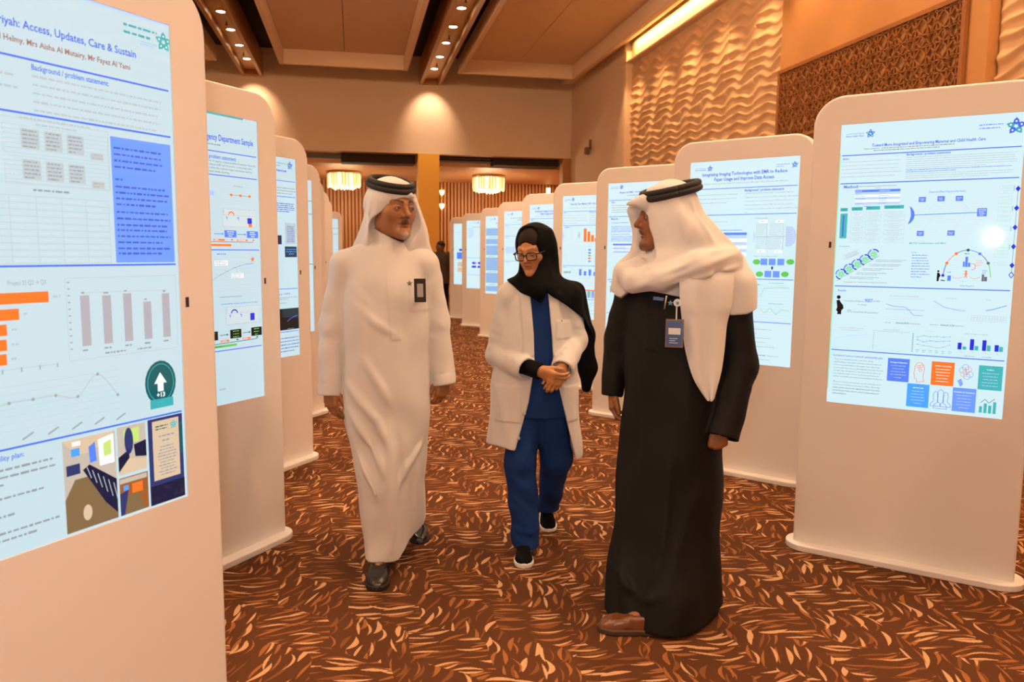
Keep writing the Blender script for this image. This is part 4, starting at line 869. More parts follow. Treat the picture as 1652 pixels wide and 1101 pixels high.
def dash(t0):
    p.box('table_lines','grey',0.686,t0,0.970,t0+0.061,0.0012); p.line('table_lines','grey',[(0.686,t0+0.022),(0.970,t0+0.022)],0.001)
    for i,c_ in enumerate(('teal','deep','green','orange')): p.rect('chart_bars',c_,0.689,t0+0.003+0.005*i,0.698,t0+0.007+0.005*i)
    for i in range(6): p.box('table_lines','lgrey',0.80+0.028*i,t0+0.006,0.825+0.028*i,t0+0.020,0.0008); p.words('body_text','lgrey',0.803+0.028*i,t0+0.013,0.822+0.028*i,t0+0.013,1,0.002)
    for i,a in enumerate((0.69, 0.785)): p.words('body_text','lgrey',a,t0+0.027,a+0.085,t0+0.057,7,0.0018); p.poly('chart_bars','teal' if t0 < 0.5 and i == 0 else 'mid',[(a+0.02,t0+0.026),(a+0.035,t0+0.026),(a+0.035,t0+0.040)],1)
p.rect('table_rows','wlg',0.686,0.318,0.970,0.379); dash(0.318); p.arc('chart_bars','orange',0.757,0.339,0.016,0.014,0,180,0.006,1); p.rect('chart_bars','deep',0.893,0.346,0.931,0.366,1); p.poly('chart_bars','orange',[(0.899,0.366),(0.931,0.366),(0.931,0.378),(0.906,0.378)],1)
for a0 in (0.696, 0.885): p.rect('diagram','mid',a0,0.392,a0+0.099,0.416); p.words('body_text','white',a0+0.02,0.397,a0+0.08,0.411,3,0.0034,0.8,True,2)
for a0 in (0.611, 0.800): p.line('diagram','mid',[(a0,0.4045),(a0+0.070,0.4045)],0.0028); p.poly('diagram','mid',[(a0+0.066,0.400),(a0+0.078,0.4045),(a0+0.066,0.409)])
for a0 in (0.606, 0.798): p.rect('diagram','orange',a0,0.4225,a0+0.092,0.4285); p.words('body_text','white',a0+0.01,0.4255,a0+0.08,0.4255,1,0.003,1,False,2)
for a0 in (0.757, 0.942): p.poly('diagram','orange',[(a0,0.4195),(a0+0.012,0.4265),(a0-0.012,0.4265)])
p.line('diagram','brown',[(0.50,0.4325),(0.942,0.4315)],0.0026); p.rect('diagram','orange',0.50,0.4395,0.750,0.4465)
p.words('body_text','mid',0.629,0.474,0.724,0.474,1,0.0044,1)
for i in range(8): p.line('table_lines','lgrey',[(0.607,0.49+0.0185*i),(0.965,0.485+0.0195*i)],0.0007)
p.line('chart_line','grey',[(0.56,0.575),(0.605,0.558),(0.659,0.545),(0.713,0.533),(0.769,0.522),(0.868,0.510)],0.0018); p.line('chart_line','mid',[(0.868,0.510),(0.934,0.508)],0.0022)
for a,t in ((0.659,0.545),(0.713,0.533),(0.769,0.522),(0.82,0.515),(0.934,0.508)): p.words('body_text','dark',a-0.01,t,a+0.012,t,1,0.003,1)
for a0,a1,t0,t1 in ((0.607,0.716,0.496,0.515),(0.743,0.847,0.541,0.559)): p.rect('diagram','white',a0,t0,a1,t1,1); p.box('diagram','grey',a0,t0,a1,t1,0.0010,1); p.words('body_text','dark',a0+0.006,t0+0.004,a1-0.01,t1-0.004,3,0.0028,0.9,False,2)
p.line('diagram','grey',[(0.70,0.515),(0.69,0.535)],0.001); p.line('diagram','grey',[(0.79,0.541),(0.79,0.522)],0.001)
st5 = [(0.928+(0.021 if k % 2 == 0 else 0.0085)*math.sin(k*math.pi/5), 0.493-(0.0117 if k % 2 == 0 else 0.0048)*math.cos(k*math.pi/5)) for k in range(10)]
for k in range(0, 10, 2): p.poly('icon','orange',[st5[k-1], st5[k], st5[(k+1) % 10], (0.928,0.493)],1)
p.words('body_text','dark',0.64,0.622,0.95,0.624,1,0.003,1); p.text(B,'blue',0.648,0.6475,'Cumulative KPI Report (August, September and October 2025)',0.958,0.0058,bold=0.01)
p.rect('table_rows','wlg',0.686,0.660,0.970,0.721); dash(0.660); p.arc('chart_bars','deep',0.757,0.682,0.018,0.015,0,180,0.006,1); p.rect('chart_bars','deep',0.893,0.687,0.931,0.713,1)
for a0 in (0.52, 0.716, 0.898): p.rect('diagram','black',a0,0.740,a0+0.095,0.771); p.words('body_text','green',a0+0.02,0.746,a0+0.075,0.766,3,0.0038,0.8,True,2)
for a0 in (0.632, 0.822): p.line('diagram','dteal',[(a0,0.7555),(a0+0.060,0.7555)],0.0026); p.poly('diagram','dteal',[(a0+0.055,0.751),(a0+0.070,0.7555),(a0+0.055,0.760)])
for a0 in (0.635, 0.82): p.rect('diagram','orange',a0,0.7735,a0+0.07,0.7805); p.words('body_text','white',a0+0.006,0.777,a0+0.065,0.777,1,0.003,1,False,2)
for a0 in (0.775, 0.95): p.poly('diagram','dteal',[(a0,0.7725),(a0+0.012,0.779),(a0-0.012,0.779)])
p.line('diagram','dteal',[(0.50,0.786),(0.952,0.7825)],0.0026); p.rect('diagram','green',0.50,0.7905,0.768,0.7985); p.words('body_text','dteal',0.51,0.7945,0.76,0.7945,1,0.003,1,False,2)
p.words('body_text','dark',0.30,0.876,0.63,0.876,1,0.0042,1); p.text('body_text','dark',0.665,0.945,'the KPI.',None,0.0085,'R',0.0); p.words('body_text','dark',0.03,0.83,0.55,0.97,8,0.0046)
p.words('heading_text','blue',0.08,0.0795,0.49,0.0795,1,0.012,1); p.words('body_text','grey',0.03,0.145,0.40,0.195,5,0.0044); p.words('body_text','lgrey',0.03,0.225,0.56,0.44,14,0.0042,0.8); p.words('body_text','grey',0.03,0.478,0.50,0.60,8,0.0042,0.8); p.words('body_text','lgrey',0.03,0.63,0.48,0.795,11,0.0042,0.8); p.done()

# --- L3
p = Poster('L3'); B = 'heading_text'
p.star(0.922, 0.036, 0.028, 'blue', 'cyan'); p.words('logo_lettering','cyan',0.72,0.030,0.87,0.042,2,0.005,1); p.text(B,'blue',0.60,0.064,'Experience',0.875,0.017,bold=0.02)
for t in (0.115, 0.1925, 0.654, 0.8725): p.rule(t)
p.words('body_text','dark',0.60,0.150,0.99,0.177,3,0.0050,1)
p.words('body_text','ink',0.60,0.227,0.97,0.266,5,0.0058,0.97); p.rect('poster_tile','lgrey',0.835,0.322,0.985,0.429); p.words('body_text','ink',0.86,0.340,0.97,0.416,10,0.0046,0.85,False,2)
p.rect('poster_tile','navy',0.829,0.440,0.992,0.494); p.words('body_text','sky',0.845,0.455,0.985,0.478,3,0.005,1,True,2); p.rect('poster_tile','navy',0.70,0.385,0.79,0.43); p.rect('divider','pale',0.60,0.478,0.83,0.4795)
p.text(B,'blue',0.62,0.679,'February 1475',0.885,0.0115); p.words('body_text','dark',0.60,0.698,0.99,0.706,2,0.004,1); p.words('body_text','dark',0.62,0.725,0.90,0.725,1,0.004,1)
p.rect('photo','black',0.65,0.754,0.998,0.863); p.line('photo','mid',[(0.84,0.820),(0.88,0.808),(0.93,0.798),(0.98,0.794)],0.003,1); p.words('photo','dark',0.84,0.858,0.98,0.858,1,0.003,1,False,1); p.words('body_text','ink',0.60,0.905,0.995,0.972,5,0.0056,0.97)
p.words('body_text','grey',0.03,0.135,0.55,0.18,4,0.0046); p.words('body_text','grey',0.03,0.215,0.55,0.36,9,0.0046,0.85); p.words('body_text','lgrey',0.03,0.39,0.66,0.64,14,0.0046,0.85); p.words('body_text','lgrey',0.03,0.68,0.56,0.86,10,0.0046,0.85); p.words('body_text','grey',0.03,0.905,0.55,0.972,5,0.0046,0.9); p.words('heading_text','blue',0.10,0.064,0.57,0.064,1,0.010,1); p.done()
for k in ('L4', 'L8'):
    p = Poster(k)
    for t in (0.135, 0.22, 0.55): p.line('divider','dark',[(0.0,t),(1.0,t)],0.005)
    p.words('body_text','grey',0.05,0.25,0.8,0.5,10,0.005); p.done()
# ------------------------------------------------------------------ sculpting kit: distance fields meshed with sparse surface nets
def A3(*v): return np.array(v, np.float32)
def rc(P, a, b, ra, rb):
    a = A3(*a); b = A3(*b); ba = b-a; pa = P-a
    t = np.clip(pa@ba/max(float(ba@ba), 1e-9), 0, 1)
    return np.linalg.norm(pa-t[:,None]*ba, axis=1) - (ra+(rb-ra)*t)
def sph(P, c, r): return np.linalg.norm(P-A3(*c), axis=1)-r
def ell(P, c, r, R=None):
    q = P-A3(*c)
    if R is not None: q = q@R
    r = A3(*r); k0 = np.linalg.norm(q/r, axis=1); k1 = np.linalg.norm(q/(r*r), axis=1)
    return k0*(k0-1)/np.maximum(k1, 1e-6)
def rbox(P, c, h, r, R=None):
    q = P-A3(*c)
    if R is not None: q = q@R
    q = np.abs(q)-(A3(*h)-r)
    return np.linalg.norm(np.maximum(q, 0), axis=1)+np.minimum(q.max(1), 0)-r
def smin(a, b, k):
    h = np.clip(0.5+0.5*(b-a)/k, 0, 1); return b*(1-h)+a*h-k*h*(1-h)
def smax(a, b, k): return -smin(-a, -b, k)
def rotm(yaw=0, pitch=0, roll=0):
    """columns are the local axes in world; face looks along local -y; yaw>0 turns the face to +x, pitch>0 looks down, roll>0 tips the crown to +x"""
    y, p_, r_ = math.radians(yaw), math.radians(pitch), math.radians(roll)
    Rz = np.array([[math.cos(y),-math.sin(y),0],[math.sin(y),math.cos(y),0],[0,0,1]])
    Rx = np.array([[1,0,0],[0,math.cos(p_),-math.sin(p_)],[0,math.sin(p_),math.cos(p_)]])
    Ry = np.array([[math.cos(r_),0,math.sin(r_)],[0,1,0],[-math.sin(r_),0,math.cos(r_)]])
    return (Rz@Ry@Rx).astype(np.float32)
def table(rows, n=240):
    rows = sorted(rows); z = np.array([r[0] for r in rows], float); V = np.array([r[1:] for r in rows], float)
    zz = np.linspace(z[0], z[-1], n); out = np.empty((n, V.shape[1]))
    m_ = np.gradient(V, z, axis=0)
    i = np.clip(np.searchsorted(z, zz)-1, 0, len(z)-2); h = (z[i+1]-z[i]); t = ((zz-z[i])/h)[:,None]; h = h[:,None]
    out = (2*t**3-3*t**2+1)*V[i]+(t**3-2*t**2+t)*h*m_[i]+(-2*t**3+3*t**2)*V[i+1]+(t**3-t**2)*h*m_[i+1]
    return zz, out
def loft(P, tb, n=2.3, grow=0.0, fold=None, cap=None):
    zz, T = tb; z = P[:,2]
    cx, cy, rx, ry = (np.interp(z, zz, T[:,i]).astype(np.float32) for i in range(4))
    if T.shape[1] > 4:
        a = np.radians(np.interp(z, zz, T[:,4])); ca, sa = np.cos(a), np.sin(a)
        x, y = P[:,0]-cx, P[:,1]-cy; x, y = x*ca+y*sa, -x*sa+y*ca
    else: x, y = P[:,0]-cx, P[:,1]-cy
    rx = rx+grow; ry = ry+grow
    qx, qy = x/rx, y/ry
    e = (np.abs(qx)**n+np.abs(qy)**n)**(1.0/n)
    d = (e-1)*np.sqrt(rx*ry)*0.9
    if fold is not None: d = d-fold(np.arctan2(qy, qx), z, P)
    z0, z1 = (zz[0], zz[-1]) if cap is None else cap
    return smax(smax(d, z-z1, 0.02), z0-z, 0.006)
def crease(P, pts, w, amp):
    """raised fold along a polyline, fading out at its ends"""
    out = np.zeros(len(P), np.float32); A = np.array(pts, np.float32)
    near = ((P > A.min(0)-2.6*w) & (P < A.max(0)+2.6*w)).all(1)
    if not near.any(): return out
    q = P[near]; d = None; n = len(A)-1
    for i in range(n):
        ba = A[i+1]-A[i]; pa = q-A[i]; t = np.clip(pa@ba/max(float(ba@ba), 1e-9), 0, 1)
        e = np.linalg.norm(pa-t[:,None]*ba, axis=1); tt = (i+t)/n
        if d is None: d, T = e, tt
        else: m_ = e < d; d = np.where(m_, e, d); T = np.where(m_, tt, T)
    out[near] = amp*np.exp(-(d/w)**2)*np.clip(np.sin(np.pi*(0.06+0.88*T))*1.25, 0, 1)
    return out
def wav(P, k, s, seed=0.0):
    X_, Y_, Z_ = P[:,0]*k, P[:,1]*k, P[:,2]*k
    return s*(np.sin(X_*1.3+1.7*np.sin(Z_*0.9+seed)+seed)*0.5+np.sin(Z_*1.1+1.4*np.sin(X_*1.7-Y_+seed*2))*0.35+np.sin(Y_*1.9+X_+Z_*0.6+seed*3)*0.3)
def net(f, lo, hi, h, lev=3, slack=2.3):
    lo = np.array(lo, float); hi = np.array(hi, float); H = h*2**lev
    n = np.ceil((hi-lo)/H).astype(int)
    g = np.stack(np.meshgrid(*[np.arange(k) for k in n], indexing='ij'), -1).reshape(-1, 3)
    size = H
    for l in range(lev+1):
        c = (lo+(g+0.5)*size).astype(np.float32)
        d = np.concatenate([f(q) for q in np.array_split(c, max(1, len(c)//400000+1))])
        g = g[np.abs(d) < size*0.87*slack]
        if l < lev:
            off = np.array([(i,j,k) for i in (0,1) for j in (0,1) for k in (0,1)])
            g = (g[:,None,:]*2+off[None]).reshape(-1, 3); size /= 2
    D = np.int64(1 << 20); key = lambda a: (a[...,0].astype(np.int64)+4)*D*D+(a[...,1].astype(np.int64)+4)*D+(a[...,2].astype(np.int64)+4)
    off = np.array([(i,j,k) for i in (0,1) for j in (0,1) for k in (0,1)])
    ck = key(g[:,None,:]+off[None]); uk, inv = np.unique(ck, return_inverse=True); inv = inv.reshape(-1, 8)
    pts = np.stack([uk//(D*D)-4, uk//D % D-4, uk % D-4], -1)
    pw = (lo+pts*h).astype(np.float32)
    val = np.concatenate([f(q) for q in np.array_split(pw, max(1, len(pw)//400000+1))])
    V8 = val[inv]; s = V8 < 0; act = s.any(1) & ~s.all(1)
    g = g[act]; V8 = V8[act]; s = s[act]
    edges = [(a, b) for a in range(8) for b in range(8) if a < b and bin(a ^ b).count('1') == 1]
    acc = np.zeros((len(g), 3)); cnt = np.zeros(len(g))
    for a, b in edges:
        m_ = s[:,a] != s[:,b]; t = V8[m_,a]/(V8[m_,a]-V8[m_,b])
        acc[m_] += off[a]+(off[b]-off[a])*t[:,None]; cnt[m_] += 1
    vert = lo+(g+acc/cnt[:,None])*h
    gk = key(g); order = np.argsort(gk); gs = gk[order]
    def find(a):
        k = key(a); i = np.searchsorted(gs, k); i = np.minimum(i, len(gs)-1); ok = gs[i] == k
        return np.where(ok, order[i], -1)
    quads = []
    for ax, b1, (u, v_) in ((0, 4, (1, 2)), (1, 2, (2, 0)), (2, 1, (0, 1))):
        m_ = s[:,0] != s[:,b1]; c = g[m_]; fl = s[m_,0]
        eu = np.zeros(3, int); eu[u] = 1; ev = np.zeros(3, int); ev[v_] = 1
        q = np.stack([np.where(m_)[0], find(c-eu), find(c-eu-ev), find(c-ev)], -1)
        ok = (q >= 0).all(1); q = q[ok]; fl = fl[ok]
        q[~fl] = q[~fl][:, ::-1]
        quads.append(q)
    return vert.astype(np.float32), np.concatenate(quads)
def sculpt(name, f, lo, hi, h, material, parent, colors=None, lev=3, keep=True, slack=2.3):
    v, q = net(f, lo, hi, h, lev, slack)
    if keep and len(v):  # keep only the largest connected piece
        e = np.concatenate([q[:,[0,1]], q[:,[2,3]], q[:,[1,2]]]); lab = np.arange(len(v))
        while True:
            a_, b_ = lab[e[:,0]], lab[e[:,1]]; m_ = a_ != b_
            if not m_.any(): break
            e = e[m_]; hi_ = np.maximum(a_, b_)[m_]; lo_ = np.minimum(a_, b_)[m_]
            o_ = np.argsort(-lo_, kind='stable'); lab[hi_[o_]] = np.minimum(lab[hi_[o_]], lo_[o_])
            while True:
                l2 = lab[lab]
                if (l2 == lab).all(): break
                lab = l2
        u, c = np.unique(lab, return_counts=True); best = u[c.argmax()]
        kv = lab == best; idx = np.cumsum(kv)-1; q = idx[q[kv[q[:,0]]]]; v = v[kv]
    me = bpy.data.meshes.new(name); me.vertices.add(len(v)); me.vertices.foreach_set('co', v.ravel())
    me.loops.add(q.size); me.loops.foreach_set('vertex_index', q.ravel().astype(np.int32))
    me.polygons.add(len(q)); me.polygons.foreach_set('loop_start', np.arange(0, q.size, 4, dtype=np.int32))
    me.polygons.foreach_set('use_smooth', np.ones(len(q), bool)); me.update(calc_edges=True); me.validate()
    me.materials.append(material)
    if colors is not None:
        at = me.attributes.new('tint', 'FLOAT_COLOR', 'POINT'); c = np.ones((len(v), 4), np.float32); c[:,:3] = colors(v)
        at.data.foreach_set('color', c.ravel())
    return link(bpy.data.objects.new(name, me), parent)

# ---------- head and hands
def head_field(P, O, R, s, o):
    Q = ((P-A3(*O))@R)/s
    ax = np.abs(Q[:,0]); S = np.stack([ax, Q[:,1], Q[:,2]], 1)      # mirrored half
    jw = o.get('jaw', 1.0); nl = o.get('nose', 1.0)
    d = smin(ell(Q, (0,.018,.040), (.077,.098,.082)), ell(Q, (0,-.028,-.025), (.0635*jw,.069,.090)), .03)
    d = smin(d, rc(S, (.047*jw,-.004,-.060), (.010*jw,-.074,-.098), .025, .020), .025)
    d = smin(d, sph(Q, (0,-.081,-.101), .0185), .015)
    d = smin(d, sph(S, (.041,-.056,-.018), .0245), .02)
    d = smin(d, rc(S, (.044,-.068,.028), (.010,-.087,.023), .011, .0115), .012)
    d = smax(d, -sph(S, (.032,-.104,.003), .0175), .012)
    d = smin(d, ell(S, (.032,-.0815,.002), (.0165,.0130,.0125)), .004)
    d = smax(d, -ell(S, (.0325,-.095,.002-o.get('lid', 0.0)), (.0135,.0125,o.get('slit', .0042))), .0015)
    d = smin(d, rc(Q, (0,-.089,.016), (0,-.088-.026*nl,-.024), .0085, .0108), .010)
    d = smin(d, sph(S, (.0128,-.0985,-.029), .0088), .006)
    d = smax(d, -sph(S, (.0068,-.1065,-.0380), .0034), .002)
    d = smin(d, ell(Q, (0,-.0860,-.0545), (.0235,.0120,.0058)), .005)
    d = smin(d, ell(Q, (0,-.0845,-.0655), (.0205,.0120,.0070)), .005)
    d = smax(d, -ell(Q, (0,-.0965,-.0602), (.0215,.0125,o.get('mouth', .0014))), .0015)
    if o.get('stache'): d = smin(d, rc(S, (.003,-.0975,-.0455), (.024,-.0860,-.0535), .0056, .0036), .005)
    if o.get('beard') and not o.get('short'): d = smin(d, rc(S, (.0,-.089,-.101), (.018,-.080,-.096), .0175, .013), .012)
    e = smax(ell(S, (.0785,.010,-.002), (.0085,.019,.031)), -ell(S, (.0870,.007,.001), (.0065,.011,.019)), .004)
    d = smin(d, e, .006)
    d = smin(d, rc(Q, (0,.024,-.05), (0,.040,-.17), .054*o.get('neck', 1.0), .057*o.get('neck', 1.0)), .022)
    return d*s
def head_tint(V, O, R, s, o, skin):
    Q = ((V-A3(*O))@R)/s; S = np.stack([np.abs(Q[:,0]), Q[:,1], Q[:,2]], 1)
    c = np.tile(np.array(skin, np.float32), (len(V), 1))
    def paint(mask, col, a=1.0):
        m_ = np.clip(mask, 0, 1)[:,None]*a; c[:] = c*(1-m_)+np.array(col, np.float32)*m_
    near = np.linalg.norm(Q, axis=1) < 0.17
    hair = o.get('hair', (.02,.012,.008))
    bd = np.minimum(rc(S, (.014,-.098,.0255), (.034,-.088,.032), .0, .0), rc(S, (.034,-.088,.032), (.050,-.070,.027), 0, 0))
    paint(((o.get('browt', .0058)-bd)/.003)*near, hair, .9)
    li = np.minimum(ell(Q, (0,-.095,-.0548), (.0235,.014,.0062)), ell(Q, (0,-.092,-.0655), (.0205,.014,.0078)))
    paint((-li/.002)*near, (skin[0]*.72, skin[1]*.50, skin[2]*.50), .8)
    ed = ell(S, (.0325,-.092,.002-o.get('lid', 0.0)), (.0165,.014,o.get('slit', .0042)+.0022))
    paint((-ed/.0012)*near, (.06,.03,.02), .75)
    if o.get('stache'):
        md = rc(S, (.003,-.100,-.0455), (.025,-.086,-.0550), .0075, .0045); paint((-md/.003)*near, o['stache'], .85)
    if o.get('beard'):
        b1 = np.minimum(rc(S, (.0,-.095,-.104), (.020,-.082,-.096), .019, .013), rc(S, (.024,-.082,-.060), (.022,-.082,-.094), .006, .010)); paint((-b1/.006)*near, o['beard'], .88)
        b2 = rc(S, (.060,-.005,-.050), (.025,-.065,-.105), .018, .016); paint((-b2/.012)*near, o['stubble'], .35)
    return c
class Hand:
    """palm and five jointed fingers as round cones; d: wrist to knuckles, t: towards the thumb, n: out of the palm"""
    def __init__(s, W, d, t, n=None, curl=(28, 30, 22), sc=1.0, spread=0.02, thumb=(0.75, 0.55, 0.35), tcurl=20, curls=None, elbow=None):
        d = Vector(d).normalized(); t = Vector(t); t = (t-d*t.dot(d)).normalized(); nn = d.cross(t)
        if n is not None and nn.dot(Vector(n)) < 0: nn = -nn
        W = Vector(W); s.f = []; s.p = []
        base = ((.027, .088, .0090, (.040,.024,.019)), (.0085, .093, .0094, (.044,.028,.021)), (-.0100, .089, .0090, (.041,.026,.020)), (-.0270, .079, .0080, (.032,.020,.017)))
        for i, (bt, bd, r, seg) in enumerate(base):
            B = W+(t*bt+d*bd)*sc
            s.p.append((W+t*(bt*0.62)*sc+d*0.012*sc, B, .0165*sc, (r+.0030)*sc))
            a = 0; dr = (d+t*spread*(1.5-i)).normalized(); p0 = B; cu = curls[i] if curls else curl
            for k, L_ in enumerate(seg):
                a += math.radians(cu[k]*(1+0.06*i)); v = dr*math.cos(a)+nn*math.sin(a); p1 = p0+v*L_*sc
                s.f.append((i, p0, p1, r*sc*(1-0.08*k), r*sc*(1-0.08*(k+1)))); p0 = p1
        T0 = W+(d*.022+t*.024+nn*.006)*sc; v = (d*thumb[0]+t*thumb[1]+nn*thumb[2]).normalized()
        T1 = T0+v*.040*sc; v2 = (v+d*math.sin(math.radians(tcurl))-t*0.25*math.sin(math.radians(tcurl))).normalized(); T2 = T1+v2*.032*sc; v3 = (v2+d*.2-t*.15).normalized(); T3 = T2+v3*.024*sc
        s.f += [(4, T0, T1, .0145*sc, .0112*sc), (4, T1, T2, .0112*sc, .0100*sc), (4, T2, T3, .0100*sc, .0078*sc)]
        s.c = np.array(W+d*0.09*sc, np.float32)
        bk = (Vector(elbow)-W).normalized() if elbow is not None else -d; s.fw = (W+bk*.07*sc, W, .0245*sc, .0245*sc)
    def field(s, P):
        d = np.full(len(P), 9.0, np.float32)
        m_ = np.linalg.norm(P-s.c, axis=1) < 0.24
        if not m_.any(): return np.linalg.norm(P-s.c, axis=1)-0.13
        q = P[m_]; e = None
        for a, b, ra, rb in s.p:
            k = rc(q, a, b, ra, rb); e = k if e is None else smin(e, k, .012)
        e = smin(e, rc(q, *s.fw), .02)
        for gi in range(5):
            g = None
            for i, a, b, ra, rb in s.f:
                if i == gi:
                    k = rc(q, a, b, ra, rb); g = k if g is None else smin(g, k, .004)
            e = smin(e, g, .012 if gi == 4 else .005)
        d[m_] = e; out = ~m_; d[out] = np.linalg.norm(P[out]-s.c, axis=1)-0.13
        return d
def body_field(limbs, hands, head):
    def f(P):
        d = None
        for a, b, ra, rb in limbs:
            k = rc(P, a, b, ra, rb); d = k if d is None else smin(d, k, .035)
        for h in hands: d = smin(d, h.field(P), .012)
        hd = np.full(len(P), 9.0, np.float32); m_ = P[:,2] > head[0][2]-0.26
        if m_.any(): hd[m_] = head_field(P[m_], *head)
        return smin(d, hd, .03)
    return f
def eyes(parent, O, R, s, look=(0,-1,0), iris=(.05,.022,.010)):
    em = mat('eye_white', (.40,.33,.29), 0.15); im = mat('eye_iris', iris, 0.1)
    for sx in (-1, 1):
        c = np.array(O)+(R@np.array((sx*.032,-.0805,.002)))*s
        e = MB(); r = .0117*s
        e.lathe((0,0,0), [(max(1e-4, r*math.sin(math.pi*i/10)), -r*math.cos(math.pi*i/10)) for i in range(11)], 16); o = e.build('eye', em, parent, True); o.location = c
        l = Vector(R@np.array(look)).normalized(); k = MB().cyl((0,0), .0056*s, 0, 0.0006, 14).build('iris', im, o); k.rotation_euler = l.to_track_quat('Z','Y').to_euler(); k.location = l*(r*0.935)
def agal(parent, O, R, s, rx, ry, z0, tilt, r=.0125, cy=.012, tilt2=0.0):
    am = mat('agal_cord', (.012,.010,.010), 0.75, bump=0.5, bscale=500)
    for k, (dz, gr) in enumerate(((0.0, 0.003), (0.0185, -0.002))):
        pts = []
        for i in range(65):
            a = 2*math.pi*i/64; y = (ry+gr)*math.sin(a)+cy; pts.append(tuple(np.array(O)+(R@np.array(((rx+gr)*math.cos(a), y, z0+dz+tilt*y+tilt2*(rx+gr)*math.cos(a))))*s))
        MB().tube(pts, [r*s]*65, 10).build('agal_cord', am, parent, True)
def shoe(parent, loc, yaw, pitch=0.0, length=0.285, width=0.098, m_top=None, m_sole=None, kind='loafer', name='shoe'):
    """toe points along local -y; origin under the heel"""
    t = bpy.data.objects.new(name, None); link(t, parent); t.location = loc; t.rotation_euler = (math.radians(pitch), 0, math.radians(yaw)); L_, w = length, width/2
    tbs = table([(0.0, 0, 0, 1, 1), (1, 0, 0, 1, 1)])
    def plan(P, g=0.0):
        y = P[:,1]/L_   # 0.06 heel .. -0.94 toe
        wd = np.interp(-y, [-.07,-.03,.1,.3,.55,.72,.86,.93,.955], [.30,.58,.70,.68,.90,1.0,.82,.50,.12])*w+g
        cx = np.interp(-y, [0,.4,.8,1], [0,.0,.004,.006])
        dd = np.maximum(np.abs(P[:,0]-cx)-wd, np.maximum(P[:,1]-0.06*L_-g, -P[:,1]-0.955*L_-g)); return dd*0.8
    def top(P):
        y = -P[:,1]/L_; ht = np.interp(y, [-.08,.0,.12,.3,.42,.6,.8,.92,.97], [.082,.086,.078,.074,.070,.060,.050,.036,.022])
        w_ = 1-0.35*np.clip((P[:,2]-.02)/.08, 0, 1)
        d = smax(smax(plan(P*A3(1,1,1)/np.stack([w_, np.ones_like(w_), np.ones_like(w_)], 1)), P[:,2]-ht, .018), .018-P[:,2], .004)
        op = ell(P, (0,-.16*L_,.105), (.030,.30*L_,.055)); d = smax(d, -op, .004)
        if kind == 'loafer':
            d = d-.0035*np.exp(-((P[:,1]+.52*L_)/.014)**2)*(P[:,2] > .03)-.003*np.exp(-((np.abs(ell(P, (0,-.68*L_,.055), (.030,.060,.05))))/.0035)**2)
        else:
            d = d-.0016*np.sin(P[:,1]*260)*((P[:,2] > .055) & (P[:,1] < -.35*L_) & (P[:,1] > -.62*L_))
        return d
    def sole(P): return smax(smax(plan(P, .004), P[:,2]-(.024+.010*(P[:,1] > -.27*L_)), .003), -P[:,2]+.0005, .003)
    sculpt('upper', top, (-.07,-.30,0), (.07,.04,.12), .004, m_top, t, lev=2); so = sculpt('sole', sole, (-.07,-.30,-.004), (.07,.04,.05), .004, m_sole, t, lev=2)
    return t
# ---------- shared cloth and skin
skinm = mat('skin', (.4,.2,.1), 0.5, attr='tint', sss=0.08, bump=0.08, bscale=350)
whitem = mat('white_cotton', (.66,.64,.63), 0.8, sheen=0.2, bump=0.18, bscale=90)
ghutm = mat('white_voile', (.66,.64,.63), 0.8, sheen=0.2, bump=0.15, bscale=140)
greym = mat('charcoal_wool', (.0055,.005,.005), 0.7, bump=0.2, bscale=120, spec=0.22)
coatm = mat('lab_coat_cotton', (.68,.67,.66), 0.8, sheen=0.2, bump=0.2, bscale=80)
scrubm = mat('blue_scrub_cotton', (.010,.040,.175), 0.8, spec=0.15, bump=0.25, bscale=70)
blackm = mat('black_crepe', (.004,.004,.005), 0.8, bump=0.2, bscale=120, spec=0.10)
leatherm = mat('black_leather', (.010,.008,.007), 0.32, coat=0.12)
brownm = mat('brown_leather', (.14,.045,.015), 0.35, coat=0.2)
plainw = mat('white_rubber', (.75,.73,.70), 0.6)
SK1 = (.33,.138,.050); SK2 = (.25,.092,.030); SK3 = (.50,.230,.090)
def person(name, label, loc, rz):
    o = empty(name, (loc[0], loc[1], 0), math.radians(rz)); tag(o, label, 'person'); return o
def badge(parent, c, n, w, h, face, edge, extra=None, mx=.004, mz=.006):
    """card lying on the chest: c centre, n outward normal"""
    n = Vector(n).normalized(); q = n.to_track_quat('-Y', 'Z')
    o = bevel(MB().box(-w/2, w/2, -.003, .003, -h/2, h/2).build('id_badge', edge, parent), .002, 2); o.location = c; o.rotation_euler = q.to_euler()
    f = MB().box(-w/2+mx, w/2-mx, -.0042, -.003, -h/2+mz, h/2-mz).build('card', face, o)
    return o
def starpin(parent, c, n, r, m_, name='star_pin'):
    q = Vector(n).normalized().to_track_quat('-Y', 'Z'); v = [(0,-.003,0)]; f = []
    for k in range(10):
        rr = r if k % 2 == 0 else r*.45; a = math.pi/2+k*math.pi/5; v.append((rr*math.cos(a), -.001, rr*math.sin(a)))
    o = MB().add(v, [(0, 1+(k+1) % 10, 1+k) for k in range(10)]).build(name, m_, parent); o.location = c; o.rotation_euler = q.to_euler(); return o

